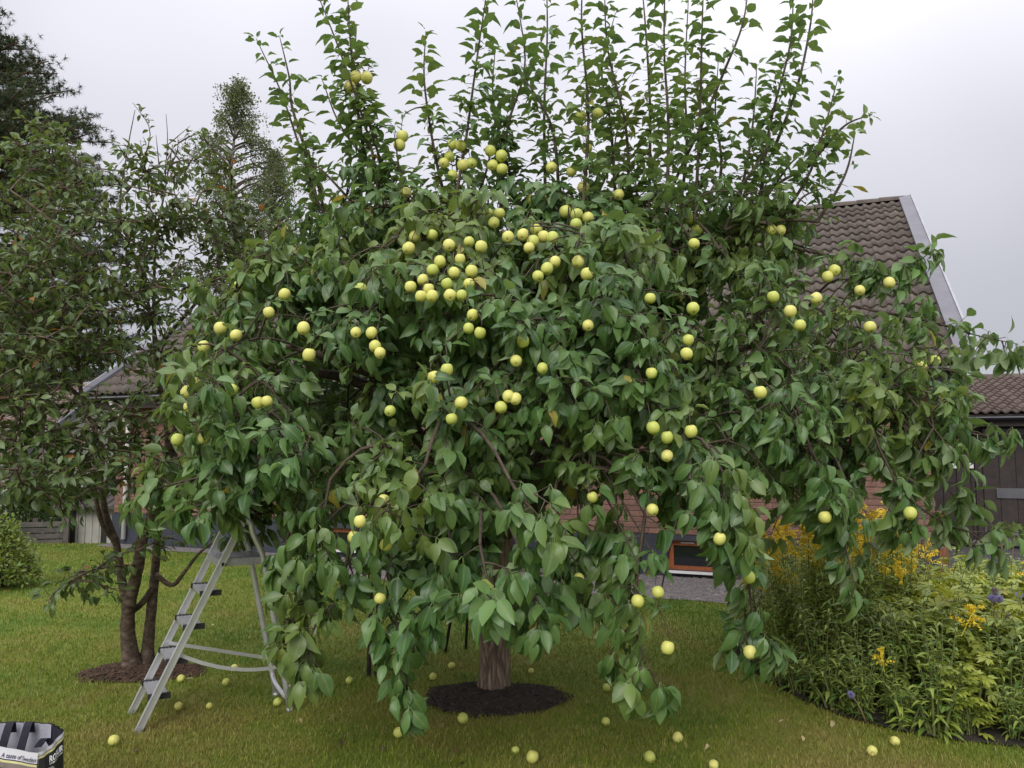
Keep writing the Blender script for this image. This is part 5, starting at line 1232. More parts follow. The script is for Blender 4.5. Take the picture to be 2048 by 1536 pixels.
# ================================================================== STEPLADDER
def build_ladder():
    A, B, C, D = gnd(275, 1465), gnd(262, 1427), gnd(581, 1424), gnd(553, 1393)
    e_ = (C-A); e_.z = 0; spread = e_.length; e_.normalize(); sd_ = (B-A); sd_.normalize()
    root = empty('stepladder', A); tag(root, 'aluminium stepladder with four steps and platform standing under the apple boughs', 'ladder')
    O = A
    H = 1.0; fx = 0.455                            # platform height and how far in the front rails lean
    def fr(base, z): return base + e_*(fx*z/H) + Vector((0, 0, z))
    topz = 1.24
    def bld(mb, name, mat, par=root, smooth=False): return mb.build(name, mat, par, smooth, O)
    W2 = (B-A).length
    for base in (A, B):
        rail = MB(); a, b = fr(base, 0.0), fr(base, topz if base is A else topz+0.02); t = (b-a).normalized(); f = t.cross(sd_).normalized()
        rail.beam(a, b, 0.026, 0.036, sd_); r_ = bld(rail, 'front_rail', M['alu'])
        MB().beam(a-t*0.004, a+t*0.03, 0.032, 0.042, sd_).build('foot', M['alu_step'], r_, False, O)
        for s_ in (-1, 1):                          # raised lips of the extruded profile
            MB().beam(a+f*s_*0.017+t*0.035, b+f*s_*0.017, 0.032, 0.006, sd_).build('rail_lip', M['alu'], r_, False, O)
    sA, sB = A+sd_*0.016, B-sd_*0.016
    for k in range(1, 5):
        z = H*k/5; p, q = fr(sA, z), fr(sB, z); b = MB(); dp = 0.105
        b.hexa([p-e_*0.03+Vector((0, 0, -0.022)), p+e_*(dp-0.03)+Vector((0, 0, -0.022)), q+e_*(dp-0.03)+Vector((0, 0, -0.022)), q-e_*0.03+Vector((0, 0, -0.022)), p-e_*0.03, p+e_*(dp-0.03), q+e_*(dp-0.03), q-e_*0.03])
        st = bld(b, 'step', M['alu_step'])
        for j in range(5):
            o_ = -0.022+j*0.022; MB().beam(p+e_*o_+Vector((0, 0, 0.002))+sd_*0.02, q+e_*o_+Vector((0, 0, 0.002))-sd_*0.02, 0.006, 0.002, e_).build('tread_rib', M['alu_step'], st, False, O)
        for pt, s_ in ((p, 1), (q, -1)):
            MB().beam(pt-e_*0.04+Vector((0, 0, -0.010))+sd_*s_*0.012, pt+e_*(dp-0.016)+Vector((0, 0, -0.010))+sd_*s_*0.012, 0.024, 0.032, sd_).build('end_cap', M['black_plastic'], st, False, O)
    # platform
    p, q = fr(sA, H), fr(sB, H); dp = 0.27; h = Vector((0, 0, -0.045))
    pf = bld(MB().hexa([p-e_*0.03+h, p+e_*dp+h, q+e_*dp+h, q-e_*0.03+h, p-e_*0.03, p+e_*dp, q+e_*dp, q-e_*0.03]), 'platform', M['alu_step'])
    for j in range(9): MB().beam(p+e_*(0.0+j*0.03)+Vector((0, 0, 0.002)), q+e_*(0.0+j*0.03)+Vector((0, 0, 0.002)), 0.010, 0.003, e_).build('tread_rib', M['alu_step'], pf, False, O)
    MB().tube([p+e_*0.0-sd_*0.028+Vector((0, 0, -0.03)), p-sd_*0.02+Vector((0, 0, -0.03))], 0.016, 8).build('bolt', M['black_plastic'], pf, False, O)
    # rear legs: tubes running up past the platform into a rounded top
    for base, s_ in ((C, 1), (D, -1)):
        top = (A if s_ > 0 else B)+e_*(fx+0.235)+Vector((0, 0, H+0.02))-sd_*(0.0)
        top2 = (A if s_ > 0 else B)+e_*(fx+0.145)+Vector((0, 0, topz-0.02))
        pts = [base, base.lerp(top, 0.5), top, top.lerp(top2, 0.7), top2+e_*0.012+Vector((0, 0, 0.0)), top2-e_*0.03+Vector((0, 0, 0.022)), top2-e_*0.085+Vector((0, 0, 0.02))]
        b = MB(); b.tube(spline(pts[:3], 7)[:-1]+spline(pts[2:], 12), 0.019, 10); rl = bld(b, 'rear_leg', M['alu'], root, True)
        t = (top-base).normalized(); MB().tube([base, base+t*0.03], 0.0225, 10).build('foot', M['alu_step'], rl, True, O)
        MB().tube([base.lerp(top, 0.09)-sd_*0.021, base.lerp(top, 0.09)-sd_*0.019], 0.013, 8).build('bolt', M['black_plastic'], rl, False, O)
        MB().tube([base.lerp(top, 0.93)-sd_*0.022, base.lerp(top, 0.93)-sd_*0.018], 0.010, 8).build('bolt', M['black_plastic'], rl, False, O)
    # bent foot bar between the rear legs
    r0 = C.lerp((A+e_*(fx+0.235)+Vector((0, 0, H))), 0.09); r1 = D.lerp((B+e_*(fx+0.235)+Vector((0, 0, H))), 0.16)
    bld(MB().tube(spline([r1, r1+Vector((0.0, 0, -0.03))+(r0-r1)*0.25, r0+(r1-r0)*0.25+Vector((0, 0, -0.02)), r0], 10), 0.016, 8), 'foot_bar', M['alu'], root, True)
    # folding straps
    for (a, b, sag) in (((A, 0.44), (C, 0.33), 0.055), ((B, 0.43), (D, 0.29), 0.0)):
        P0 = fr(a[0], a[1]) + (sd_*0.016 if a[0] is A else -sd_*0.016); tp = (A if a[0] is A else B)+e_*(fx+0.235)+Vector((0, 0, H+0.02)); P1 = b[0].lerp(tp, b[1]/ (H+0.02)*0.9)
        mid = (P0+P1)*0.5+Vector((0, 0, -sag)); pts = bez(P0, mid+Vector((0, 0, -sag)), P1, 9); m = MB()
        for i in range(8): m.beam(pts[i], pts[i+1]+(pts[i+1]-pts[i])*0.02, 0.022, 0.0045, Vector((0, 0, 1)))
        s_ = bld(m, 'strap', M['alu'])
        for q in (P0, P1): MB().tube([q-sd_*0.006, q+sd_*0.006], 0.008, 6).build('rivet', M['alu_step'], s_, False, O)
build_ladder()

# ================================================================== CARRIER BAG
def text_mesh(body, mat, shear=0.0, bold=0.0, size=1.0):
    c = bpy.data.curves.new('lettering', 'FONT'); c.body = body; c.size = size; c.shear = shear; c.offset = bold; c.align_x = 'CENTER'; c.align_y = 'CENTER'; c.resolution_u = 3
    o = bpy.data.objects.new('tmp', c); COL.objects.link(o); dg = bpy.context.evaluated_depsgraph_get()
    me = bpy.data.meshes.new_from_object(o.evaluated_get(dg)); bpy.data.objects.remove(o); bpy.data.curves.remove(c)
    me.materials.clear(); me.materials.append(mat); me.name = 'lettering'; return me
def build_bag():
    bm_black = rough_mat('bag_black', (0.010, 0.010, 0.012), (0.024, 0.025, 0.026), 7, 0.45, 0.25, 0.006)
    bm_white = rough_mat('bag_white', (0.52, 0.51, 0.56), (0.62, 0.61, 0.66), 5, 0.5, 0.2, 0.004)
    bm_in = rough_mat('bag_lining', (0.30, 0.30, 0.345), (0.40, 0.40, 0.45), 9, 0.6, 0.3, 0.008)
    bm_yel = rough_mat('bag_yellow', (0.48, 0.44, 0.20), (0.58, 0.54, 0.28), 9, 0.5, 0)
    bm_tan = rough_mat('bag_tan', (0.13, 0.105, 0.10), (0.20, 0.165, 0.15), 9, 0.5, 0.1, 0.004)
    bm_navy = rough_mat('bag_navy', (0.012, 0.012, 0.05), (0.02, 0.02, 0.08), 9, 0.5, 0)
    bm_strap = rough_mat('bag_strap', (0.006, 0.006, 0.014), (0.016, 0.015, 0.028), 60, 0.8, 0.3, 0.002)
    bm_grey = rough_mat('dog_print_grey', (0.20, 0.21, 0.21), (0.46, 0.47, 0.47), 34, 0.5, 0)
    bm_dgrey = rough_mat('dog_print_dark', (0.03, 0.032, 0.036), (0.08, 0.085, 0.09), 30, 0.5, 0)
    Z = 0.425
    Fr = gnd(76, 1506, 0.405); Rt = gnd(128, 1461, 0.460); Bk = gnd(106, 1447, 0.44); Fl = gnd(-75, 1466, 0.43); Bl = gnd(-30, 1447, 0.43); Bm = gnd(50, 1443, 0.44)
    ctr = (Fr+Rt+Bk+Fl+Bl)/5; root = empty('carrier_bag', (ctr.x, ctr.y, 0)); O = Vector((ctr.x, ctr.y, 0))
    tag(root, 'open black and white carrier bag with printed lettering and dog picture on the lawn', 'bag')
    def foot(p, k): q = ctr.lerp(p, k); return Vector((q.x, q.y, 0.003))
    rim = [Fl, Fr, Rt, Bk, Bm, Bl]; base = [foot(p, 1.0) for p in rim]
    out_c = lambda p: (Vector((p.x-ctr.x, p.y-ctr.y, 0))).normalized()
    def panel(i, j, u0, u1, v0, v1, mat, name, off=0.0, par=root, dip=0.0, nu=10, nv=8, inner=False):
        """patch of the side between rim corners i and j; u along, v up (1 = rim)"""
        b = MB()
        for a in range(nv+1):
            v = v0+(v1-v0)*a/nv
            for c in range(nu+1):
                u = u0+(u1-u0)*c/nu; r = rim[i].lerp(rim[j], u)+Vector((0, 0, -dip*math.sin(math.pi*u)*v)); q = base[i].lerp(base[j], u); p = q.lerp(r, v)
                n = (rim[j]-rim[i]).cross(Vector((0, 0, 1))).normalized()
                p = p + n*(off + 0.022*math.sin(math.pi*u)*math.sin(math.pi*min(v, 0.97)) + 0.004*math.sin(u*17+v*5))
                b.v.append(tuple(p))
        for a in range(nv):
            for c in range(nu):
                k = a*(nu+1)+c; b.f.append((k, k+1, k+nu+2, k+nu+1))
        return b.build(name, mat, par, True, O)
    def place(me, i, j, u, v, hgt, name, par, off, tilt=0.0, dip=0.0, wid=None):
        # print follows the panel: every vertex is carried onto the curved side
        n = (rim[j]-rim[i]).cross(Vector((0, 0, 1))).normalized(); ln = (rim[j]-rim[i]).length
        for vt in me.vertices:
            uu = u+vt.co.x*(hgt/ln if not wid else wid); r = rim[i].lerp(rim[j], uu); vv = v+vt.co.y*hgt/r.z
            r = r+Vector((0, 0, -dip*math.sin(math.pi*uu)*vv)); p = base[i].lerp(base[j], uu).lerp(r, vv)
            p = p+n*(off*0.6+0.022*math.sin(math.pi*min(max(uu, 0), 1))*math.sin(math.pi*min(vv, 0.97))+0.004*math.sin(uu*17+vv*5)); vt.co = p-O
        me.update(); return link(name, me, par)
    # outer sides
    f = panel(0, 1, 0, 1, 0, 0.80, bm_black, 'front_panel', dip=0.012); s_ = panel(1, 2, 0, 1, 0, 0.93, bm_black, 'side_panel', dip=0.012)
    panel(0, 1, 0, 1, 0.80, 0.855, bm_tan, 'tan_band', par=f, dip=0.012, nv=2); panel(0, 1, 0, 1, 0.855, 0.878, bm_yel, 'yellow_band', par=f, dip=0.012, nv=2); panel(0, 1, 0, 1, 0.878, 0.89, bm_navy, 'navy_line', par=f, dip=0.012, nv=2)
    panel(0, 1, 0, 1, 0.89, 1.0, bm_white, 'white_band', par=f, dip=0.012, nv=3)
    panel(1, 2, 0, 1, 0.93, 0.955, bm_yel, 'yellow_band', par=s_, dip=0.012, nv=2); panel(1, 2, 0, 1, 0.955, 0.963, bm_navy, 'navy_line', par=s_, dip=0.012, nv=2); panel(1, 2, 0, 1, 0.963, 1.0, bm_white, 'white_band', par=s_, dip=0.012, nv=2)
    for i, j in ((2, 3), (3, 4), (4, 5), (5, 0)): panel(i, j, 0, 1, 0, 1, bm_black, 'back_panel')
    # lining
    for i in range(6):
        j = (i+1) % 6; panel(i, j, 0, 1, 0.02, 0.995, bm_strap if i == 2 else bm_in, 'lining', off=-0.006, dip=0.012 if i < 2 else 0)
    MB().poly(base).build('bottom', bm_black, root, False, O)
    # carrying straps folded over the back rim and lying inside
    def strap(p0, p1, p2, w_=0.034):
        pts = spline([p0, p1, p2], 8); sdv = Vector((1, 0.15, 0)).normalized()*w_/2; b = MB()
        for i in range(7): b.hexa([pts[i]-sdv, pts[i]+sdv, pts[i+1]+sdv, pts[i+1]-sdv, pts[i]-sdv+Vector((0, -0.003, .002)), pts[i]+sdv+Vector((0, -0.003, .002)), pts[i+1]+sdv+Vector((0, -0.003, .002)), pts[i+1]-sdv+Vector((0, -0.003, .002))])
        b.build('strap', bm_strap, root, False, O)
    for x in (24, 61):
        t = gnd(x, 1444, 0.45); strap(t+Vector((0, 0.012, -0.05)), t+Vector((0, -0.012, 0.0)), t+Vector((-0.02, -0.05, -0.16)))
    t = gnd(84, 1484, 0.42); strap(t+Vector((-0.03, 0.02, -0.03)), t+Vector((0.0, 0.03, 0.006)), t+Vector((0.02, 0.06, -0.05)), 0.03)
    # lettering and the printed dog
    place(text_mesh('A taste of Sweden', bm_navy, 0.25, 0.010), 0, 1, 0.78, 0.926, 0.027, 'lettering', f, 0.006, dip=0.012)
    wht = rough_mat('bag_print_white', (0.62, 0.63, 0.62), (0.72, 0.73, 0.72), 9, 0.5, 0)
    place(text_mesh('ROBUR', wht, 0.08, 0.035), 1, 2, 0.66, 0.865, 0.036, 'lettering', s_, 0.006, dip=0.012, wid=0.155)
    rgl = random.Random(3); b = MB(); x = -1.9                # fine print too small to read: a row of short strokes
    while x < 1.9:
        w_ = rgl.uniform(0.06, 0.16); b.quad((x, -0.1, 0), (x+w_, -0.1, 0), (x+w_+0.02, 0.12, 0), (x+0.02, 0.12, 0)); x += w_+rgl.choice((0.05, 0.05, 0.14))
    place(b.mesh('fine_print', wht), 1, 2, 0.66, 0.820, 0.030, 'fine_print', s_, 0.006, dip=0.012, wid=0.13)
    def flat(pts, mat, u, v, off, par, k=0.085):
        b = MB(); b.poly([(x, y, 0) for x, y in pts]); place(b.mesh('dog_print', mat), 1, 2, u, v, k, 'dog_print', par, off, dip=0.012)
    head_ = [(-.9, -1.9), (-.95, -.9), (-.75, -.1), (-.55, .55), (-.2, .9), (.25, .85), (.55, .45), (.7, -.1), (.75, -.8), (.6, -1.9)]
    flat(head_, bm_grey, 0.34, 0.62, 0.006, s_); flat([(.05, .75), (.3, .72), (.42, .35), (.25, .1), (.02, .3)], bm_dgrey, 0.34, 0.62, 0.008, s_)
    flat([(.3, .0), (.62, -.1), (.72, -.9), (.4, -1.3), (.2, -.6)], bm_dgrey, 0.34, 0.62, 0.008, s_); flat([(-.7, -.2), (-.45, .25), (-.3, -.4), (-.55, -1.1)], bm_dgrey, 0.34, 0.62, 0.008, s_)
    flat([(-.7, -1.6), (-1.2, -1.0), (-1.7, -1.2), (-1.9, -1.9), (-.8, -2.0)], bm_grey, 0.34, 0.62, 0.0055, s_)
build_bag()

# ================================================================== FLOWER BED
BED = [gnd(*p) for p in ((1462, 1290), (1480, 1322), (1530, 1362), (1600, 1400), (1680, 1434), (1790, 1464), (1900, 1484), (2060, 1500), (2300, 1500))]
BED += [Vector((7.6, 5.6, 0)), Vector((6.2, 7.3, 0)), Vector((4.6, 7.9, 0)), Vector((3.0, 7.55, 0)), gnd(1475, 1268)]
def in_bed(x, y, m=0.0):
    c = False; n = len(BED); j = n-1
    for i in range(n):
        a, b = BED[i], BED[j]
        if (a.y > y) != (b.y > y) and x < (b.x-a.x)*(y-a.y)/(b.y-a.y)+a.x: c = not c
        j = i
    return c
def bed_dist(x, y):
    best = 9
    for i in range(len(BED)):
        a, b = BED[i], BED[(i+1) % len(BED)]; vx, vy = b.x-a.x, b.y-a.y; t = max(0, min(1, ((x-a.x)*vx+(y-a.y)*vy)/(vx*vx+vy*vy+1e-9))); best = min(best, math.hypot(a.x+t*vx-x, a.y+t*vy-y))
    return best
b = MB(); b.poly([(p.x, p.y, 0.016) for p in BED]); tag(b.build('bed_soil', M['soil']), 'dark soil of the curved perennial flower bed', 'soil', kind='structure')

def plant_mesh(kind, seed, h, nst, spread):
    """one clump: stems mesh, leaf mesh, list of flower heads (pos, size)"""
    rg = random.Random(seed); st = MB(); T, mat, ls = {'goldenrod': (LANCE_T, 'goldenrod_leaf', 0.115), 'phlox': (PHLOX_T, 'phlox_leaf', 0.105), 'queen': (PALM_T, 'queen_leaf', 0.105), 'thistle': (PHLOX_T, 'dark_leaf', 0.15), 'low': (PHLOX_T, 'phlox_leaf', 0.090)}[kind]
    L = Leaves(T, seed); tips = []
    for i in range(nst):
        a = rg.uniform(0, 6.28); r = spread*rg.random()**0.6; b0 = Vector((0.35*r*math.cos(a), 0.35*r*math.sin(a), 0)); hh = h*rg.uniform(0.72, 1.06)
        tip = Vector((r*1.25*math.cos(a), r*1.25*math.sin(a), hh)) + rvec(rg, 0.04); pts = bez(b0, b0.lerp(tip, 0.5)+Vector((-0.1*r*math.cos(a), -0.1*r*math.sin(a), 0.06)), tip, 8)
        st.tube(pts, [0.0058*(1-j/7)+0.0022 for j in range(8)], 5, False); tips.append((tip, pts[-1]-pts[-2]))
        n = int(hh/ {'goldenrod': 0.022, 'phlox': 0.026, 'low': 0.022}.get(kind, 0.05)); an = rg.uniform(0, 6)
        for j in range(n):
            f = 0.06+0.94*j/max(n-1, 1); k = min(int(f*7), 6); p = pts[k].lerp(pts[k+1], f*7-k); an += 2.4+rg.uniform(-0.3, 0.3); rad = Vector((math.cos(an), math.sin(an), 0))
            if kind == 'queen':
                off = rad*rg.uniform(0.02, 0.16)*(1.2-f)+Vector((0, 0, rg.uniform(0, 0.06))); st.tube([p, p+off], [0.002, 0.0015], 3, False)
                for z in range(2): L.add(p+off, rad+rvec(rg, 0.6), Vector((0, -0.15, 1))+rvec(rg, 0.4), ls*rg.uniform(0.6, 1.15))
            else:
                sz = ls*(1.1-0.45*f)*rg.uniform(0.75, 1.2)
                L.add(p, rad+Vector((0, 0, 0.55-0.25*(1-f)))+rvec(rg, 0.2), Vector((0, 0, 1))-rad*0.2+rvec(rg, 0.2), sz)
    return st, L, mat, tips
def plume_mesh(seed):
    rg = random.Random(seed); b = MB()
    for i in range(11):
        a = rg.uniform(0, 6.28); z0 = 0.02+0.11*i/11; ln = 0.075*(1-i/16); e0 = Vector((ln*math.cos(a), ln*math.sin(a), z0+0.03)); pts = bez(Vector((0, 0, z0)), Vector((ln*0.5*math.cos(a), ln*0.5*math.sin(a), z0+0.045)), e0, 6)
        for p in pts[1:]:
            for q in range(5):
                c = p+rvec(rg, 0.008); s_ = rg.uniform(0.004, 0.008); u = rvec(rg, 1).normalized(); v = u.orthogonal().normalized(); w_ = u.cross(v)
                k = len(b.v); b.v += [tuple(c+u*s_), tuple(c+v*s_), tuple(c-u*s_*0.5+w_*s_), tuple(c-v*s_)]; b.f += [(k, k+1, k+2), (k, k+2, k+3), (k+1, k+3, k+2)]
    b.tube([(0, 0, -0.02), (0, 0, 0.13)], 0.002, 3)
    me = b.mesh('flower_plume', M['yellow_flower']); at_ = me.attributes.new('rnd', 'FLOAT', 'POINT'); at_.data.foreach_set('value', [0.0]*len(me.vertices)); return me
PLUMES = [plume_mesh(i) for i in range(3)]
def globe_mesh(mat):
    rg = random.Random(5); b = MB(); n = 150
    for i in range(n):
        z = 1-2*(i+0.5)/n; r = math.sqrt(1-z*z); a = i*2.39996; d = Vector((r*math.cos(a), r*math.sin(a), z)); s_ = d.orthogonal().normalized()*0.11; t = d.cross(s_).normalized()*0.11
        k = len(b.v); b.v += [tuple(d*0.55+s_), tuple(d*0.55-s_*0.5+t), tuple(d*0.55-s_*0.5-t), tuple(d*rg.uniform(0.9, 1.1))]; b.f += [(k, k+1, k+3), (k+1, k+2, k+3), (k+2, k, k+3)]
    m = MB(); m.v, m.f = b.v, b.f
    me = m.mesh('flower_globe', mat); at_ = me.attributes.new('rnd', 'FLOAT', 'POINT'); at_.data.foreach_set('value', [0.0]*len(me.vertices)); return me
GLOBES = [globe_mesh(M['thistle']), globe_mesh(M['faded_thistle'])]

def build_bed():
    rg = random.Random(91); lib = {}
    def get(kind, var, h, nst, spread):
        k = (kind, var)
        if k not in lib:
            st, L, mat, tips = plant_mesh(kind, 100*var+len(kind)*7+var, h, nst, spread); lib[k] = (st.mesh('stems', M['stem'] if kind != 'thistle' else M['dry_stem'], True), L.mesh('leaves', M[mat]), tips)
        return lib[k]
    def put(kind, name, label, group, x, y, h, nst, spread, var, sc, plumes=0):
        sm, lm, tips = get(kind, var, h, nst, spread); e = empty(name, (x, y, 0.014), rg.uniform(0, 6.28)); e.scale = (sc, sc, sc*rg.uniform(0.92, 1.08)); tag(e, label, 'plant', group)
        o = link('stems', sm, e); o['kind'] = 'stuff'; o = link('leaves', lm, e); o['kind'] = 'stuff'
        for t, d in rg.sample(tips, min(plumes, len(tips))):
            o = link('flower_plume', rg.choice(PLUMES), e); o.location = t; s_ = rg.uniform(0.8, 1.35); o.scale = (s_, s_, s_); o.rotation_euler = (rg.uniform(-.4, .4), rg.uniform(-.4, .4), rg.uniform(0, 6))
        return e
    pts = []; tries = 0
    while len(pts) < 210 and tries < 20000:
        tries += 1; x, y = rg.uniform(1.4, 6.6), rg.uniform(4.2, 7.9)
        if not in_bed(x, y) or bed_dist(x, y) < 0.04: continue
        if proj((x, y, 0.5))[0] > 2180: continue
        if any((x-a)**2+(y-b)**2 < 0.165**2 for a, b in pts): continue
        pts.append((x, y))
    for x, y in pts:
        px, py = proj((x, y, 0)); bd = bed_dist(x, y); var = rg.randrange(3)
        back = y > 5.6+0.2*(x-2)
        where = 'beside the drooping apple shoots' if px < 1640 else ('on the driveway side' if px > 1930 else 'in the middle of the bed')
        row = 'front row' if bd < 0.55 and y < 6.2 else 'back row'
        if bd < 0.20 and not y > 6.9 and rg.random() < 0.6: put('low', 'low_perennial', 'low dark green leafy plant edging the flower bed, '+where, 'low bed plants '+where, x, y, 0.22, 11, 0.14, var, rg.uniform(0.8, 1.3))
        elif px > 1800 and rg.random() < 0.42: put('queen', 'lobed_leaf_perennial', 'yellow green perennial with deeply cut leaves, %s, %s' % (row, where), 'cut leaved perennials %s %s' % (row, where), x, y, 0.62, 8, 0.20, var, rg.uniform(0.85, 1.15)*(0.75 if bd < 0.5 else 1.0))
        elif px < 1840 and (y > 5.6 or px < 1620):
            k = min(1, 0.55+bd*0.9); pl = rg.randint(2, 5) if y > 5.9 else rg.randint(0, 1); la = 'with several yellow plumes' if pl > 2 else ('with few yellow plumes' if pl else 'without flowers')
            put('goldenrod', 'goldenrod_plant', 'narrow leaved goldenrod clump %s, %s' % (la, where), 'goldenrod %s %s' % (la, where), x, y, 0.92, 8, 0.15, var, rg.uniform(0.9, 1.12)*k, pl)
        else:
            k = min(1, 0.6+bd*0.8); pl = 1 if rg.random() < 0.12 else 0; la = 'with one yellow plume' if pl else 'without flowers'
            put('phlox', 'leafy_perennial', 'upright lance leaved perennial %s, %s, %s' % (la, row, where), 'lance leaved perennials %s %s %s' % (la, row, where), x, y, 0.60, 7, 0.16, var, rg.uniform(0.85, 1.2)*k, pl)
    # plants that spill over the front edge of the bed
    for i in range(2, 8):
        a, c = BED[i], BED[i+1]; n = int((c-a).length/0.17)
        for j in range(n):
            p = a.lerp(c, (j+rg.uniform(0.2, 0.8))/n); nx, ny = -(c.y-a.y), c.x-a.x; ll = math.hypot(nx, ny); off = rg.uniform(0.06, 0.15); x, y = p.x+nx/ll*off, p.y+ny/ll*off
            if not in_bed(x, y): x, y = p.x-nx/ll*off, p.y-ny/ll*off
            if proj((x, y, 0.2))[0] > 2150: continue
            tall = rg.random() < 0.5
            put('low' if not tall else 'phlox', 'edging_plant', 'taller lance leaved plant spilling over the front edge of the flower bed' if tall else 'small leafy tuft spilling over the front edge of the flower bed', 'taller edging plants' if tall else 'small edging tufts', x, y, 0.22 if not tall else 0.60, 11 if not tall else 7, 0.14 if not tall else 0.16, rg.randrange(3), rg.uniform(0.8, 1.25) if not tall else rg.uniform(0.45, 0.7))
    # globe thistles
    heads = [(1833, 1058, 6.6, 1), (1845, 1067, 6.6, 1), (1836, 1074, 6.6, 0), (1852, 1073, 6.6, 1), (1845, 1082, 6.55, 1), (1865, 1079, 6.6, 0), (1822, 1072, 6.6, 1), (1880, 1094, 6.4, 1), (1892, 1086, 6.4, 1), (1952, 1086, 6.3, 1), (1984, 1196, 5.3, 0), (1998, 1198, 5.3, 0), (1990, 1182, 5.3, 1), (2038, 1188, 5.3, 0), (2018, 1234, 5.3, 1), (1702, 1389, 4.9, 0), (2030, 1065, 6.2, 0), (2010, 1060, 6.2, 0), (1895, 1040, 6.6, 0)]
    for x, y, d, fd in heads:
        p = at(x, y, d); bx, by = p.x+rg.uniform(-0.12, 0.12), p.y+rg.uniform(-0.05, 0.2); e = empty('globe_thistle', (bx, by, 0.014)); q = p-Vector((bx, by, 0.014))
        if (x, y) == (1702, 1389): la, gr = 'single low violet globe thistle at the front edge of the flower bed', None
        elif fd: la, gr = 'tall globe thistle with faded grey brown head in the flower bed', 'faded globe thistles'
        else: la, gr = 'tall globe thistle with violet blue head in the flower bed', 'violet globe thistles'
        tag(e, la, 'flower', gr)
        MB().tube(bez((0, 0, 0), (q.x*0.3, q.y*0.3, q.z*0.6), q, 7), [0.006, 0.0055, 0.005, 0.0045, 0.004, 0.004, 0.004], 5).build('stem', M['dry_stem'], e, True)
        o = link('flower_globe', GLOBES[fd], e); o.location = q; s_ = rg.uniform(0.024, 0.031); o.scale = (s_, s_, s_); o.rotation_euler = (rg.uniform(0, 3), 0, rg.uniform(0, 3))
        L = Leaves(PHLOX_T, int(x)); n = 7 if q.z > 0.4 else 4
        for j in range(n):
            f = 0.1+0.6*j/n; a = j*2.4; L.add((q.x*f*f, q.y*f*f, q.z*f), (math.cos(a), math.sin(a), 0.2), (0, 0, 1), 0.16*(1.1-f))
        link('leaves', L.mesh('leaves', M['dark_leaf']), e)['kind'] = 'stuff'
    # a spray of goldenrod leaning out over the lawn at the bed's left end
    for (bpx, bpy, tx, ty) in ((1480, 1290, 1430, 1205), (1490, 1285, 1448, 1155), (1478, 1300, 1440, 1240)):
        b0 = gnd(bpx, bpy); t = at(tx, ty, b0.y-0.05); e = empty('goldenrod_shoot', b0); q = t-b0; tag(e, 'thin goldenrod shoot leaning out over the lawn at the end of the flower bed', 'plant', 'leaning goldenrod shoots')
        pp = bez((0, 0, 0), (q.x*0.2, q.y, q.z*0.6), q, 9); MB().tube(pp, [0.004-0.0003*i for i in range(9)], 5).build('stem', M['stem'], e, True); L = Leaves(LANCE_T, bpx)
        for j in range(34):
            f = 0.15+0.85*j/33; k = min(int(f*8), 7); p = pp[k].lerp(pp[k+1], f*8-k); a = j*2.4; L.add(p, (math.cos(a), math.sin(a), 0.5), (0, 0, 1), 0.075*(1.15-0.6*f))
        link('leaves', L.mesh('leaves', M['goldenrod_leaf']), e)['kind'] = 'stuff'
build_bed()

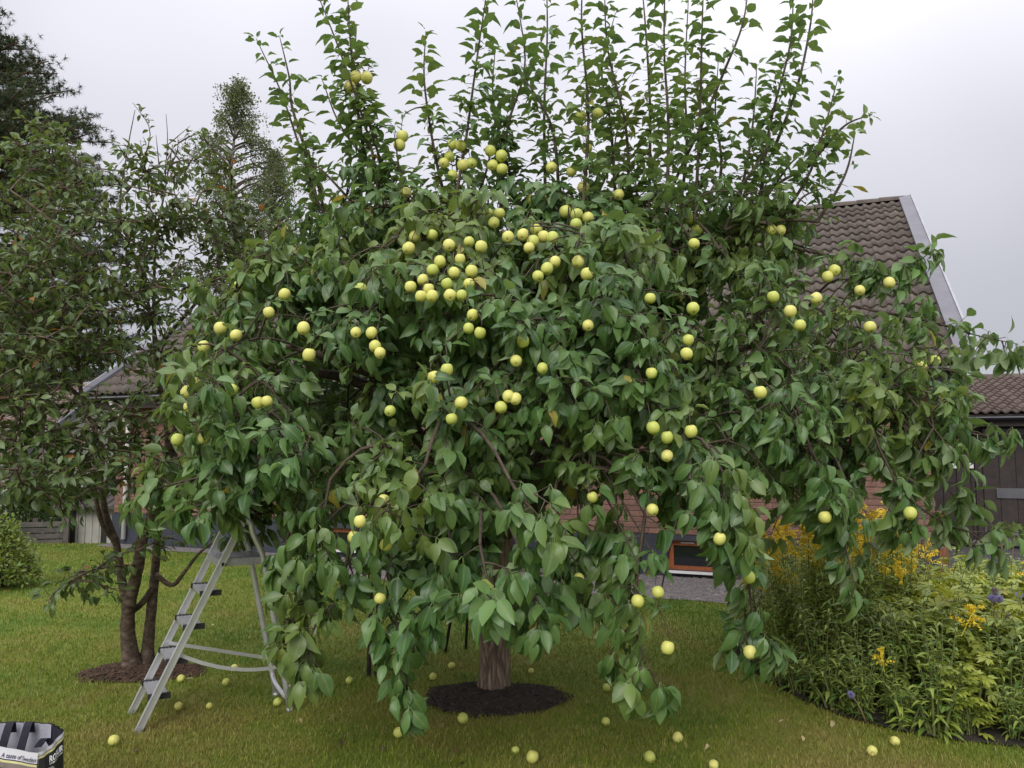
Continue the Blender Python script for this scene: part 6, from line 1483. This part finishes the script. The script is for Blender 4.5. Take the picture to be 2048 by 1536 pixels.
# ================================================================== GRASS BLADES
def build_grass():
    rs = np.random.RandomState(7); N = 520000
    y = 3.3 + (15.5-3.3)*rs.rand(N)**1.75; x = (rs.rand(N)*2-1)*(0.74*y+0.3)
    ok = np.ones(N, dtype=bool)
    lx = (x-HO.x)*HX.x+(y-HO.y)*HX.y; ly = (x-HO.x)*HY.x+(y-HO.y)*HY.y
    tt = np.clip((lx+6.8)/-2.5, 0, 1); edge = -1.72+1.25*tt*tt*(3-2*tt)+0.05*np.sin(lx*1.7)+0.03*np.sin(lx*4.1)
    ok &= ~((ly > edge-0.005) & (lx > -13.5)) 
    ok &= ~((ly > -3.3) & (lx > -0.25))
    for c, (rx, ry) in ((MC1, MR1), (MC2, MR2)):
        ok &= ((x-c.x)/rx)**2+((y-c.y)/ry)**2 > 0.93+0.12*rs.rand(N)
    # flower bed polygon
    inb = np.zeros(N, dtype=bool); n = len(BED); j = n-1
    for i in range(n):
        a, b_ = BED[i], BED[j]; cond = ((a.y > y) != (b_.y > y)) & (x < (b_.x-a.x)*(y-a.y)/(b_.y-a.y+1e-12)+a.x); inb ^= cond; j = i
    ok &= ~inb
    x, y = x[ok], y[ok]; n = len(x); z = np.array([zg(a, b_) for a, b_ in zip(x, y)]) if False else np.zeros(n)
    m = (y > 8.5) & (x < -3.5); z[m] = [zg(a, b_) for a, b_ in zip(x[m], y[m])]
    patch = 0.75+0.5*np.sin(x*3.1+1.3*np.sin(y*2.2))*np.sin(y*2.7+x)
    h = (0.014+0.020*rs.rand(n)**1.4)*(0.85+0.25*patch); tall = rs.rand(n) > 0.985; h[tall] *= 1.8
    wd = (0.0011+0.0009*rs.rand(n))*(0.6+0.16*y); a = rs.rand(n)*6.283; la = rs.rand(n)*6.283; ln = h*(0.25+0.75*rs.rand(n))
    dx, dy = np.cos(a)*wd, np.sin(a)*wd; ex, ey = np.cos(la)*ln, np.sin(la)*ln
    V = np.empty((n, 5, 3), dtype=np.float32)
    V[:, 0] = np.stack([x-dx, y-dy, z-0.004], 1); V[:, 1] = np.stack([x+dx, y+dy, z-0.004], 1)
    V[:, 2] = np.stack([x+dx*0.75+ex*0.35, y+dy*0.75+ey*0.35, z+h*0.62], 1); V[:, 3] = np.stack([x-dx*0.75+ex*0.35, y-dy*0.75+ey*0.35, z+h*0.62], 1)
    V[:, 4] = np.stack([x+ex, y+ey, z+h], 1)
    o = np.arange(n)[:, None]*5; q = o+np.array([[0, 1, 2, 3]]); t = o+np.array([[3, 2, 4]])
    me = np_mesh('grass', V.reshape(-1, 3), [q, t], M['blades'], {'rnd': np.repeat(rs.rand(n), 5)}, smooth=False)
    tag(link('grass', me), 'short mown grass blades of the lawn', 'grass', kind='stuff')
build_grass()

# ================================================================== SMALL THINGS LYING ON THE LAWN
def build_litter():
    rg = random.Random(14); pale = leaf_mat('dry_leaf', (0.30, 0.22, 0.10), (0.45, 0.38, 0.20), (0.4, 0.34, 0.2), trans=0.1); dark = leaf_mat('brown_leaf', (0.06, 0.035, 0.02), (0.12, 0.07, 0.03), (0.10, 0.06, 0.03), trans=0.05)
    T = APPLE_T
    for (x, y, dk) in ((430, 1258, 0), (1038, 1330, 0), (1015, 1296, 0), (497, 1284, 0), (285, 1505, 1), (870, 1418, 1), (765, 1500, 1), (1570, 1450, 0), (1668, 1452, 0), (1420, 1503, 0), (1605, 1482, 0), (600, 1445, 0), (905, 1506, 1), (680, 1490, 1), (920, 1540, 1), (1100, 1305, 1), (475, 1420, 0), (1270, 1310, 0), (390, 1366, 0), (1460, 1365, 0), (560, 1305, 0)):
        TV, TF, TM = T[rg.randrange(len(T))]
        me = np_mesh('fallen_leaf', TV, [np.array([f for f in TF if len(f) == 4]), np.array([f for f in TF if len(f) == 3])], dark if dk else pale, {'rnd': np.full(len(TV), rg.random()*0.9), 'mid': TM})
        p = gnd(x, y); o = link('fallen_leaf', me); o.location = (p.x, p.y, zg(p.x, p.y)+0.034); o.rotation_euler = (rg.uniform(-.3, .3), rg.uniform(-.3, .3), rg.uniform(0, 6.28)); s_ = rg.uniform(0.035, 0.06); o.scale = (s_, s_, s_)
        tag(o, 'dry brown leaf lying on the lawn' if dk else 'small pale dry leaf lying on the lawn', 'leaf', 'brown leaves on the lawn' if dk else 'pale leaves on the lawn')
build_litter()
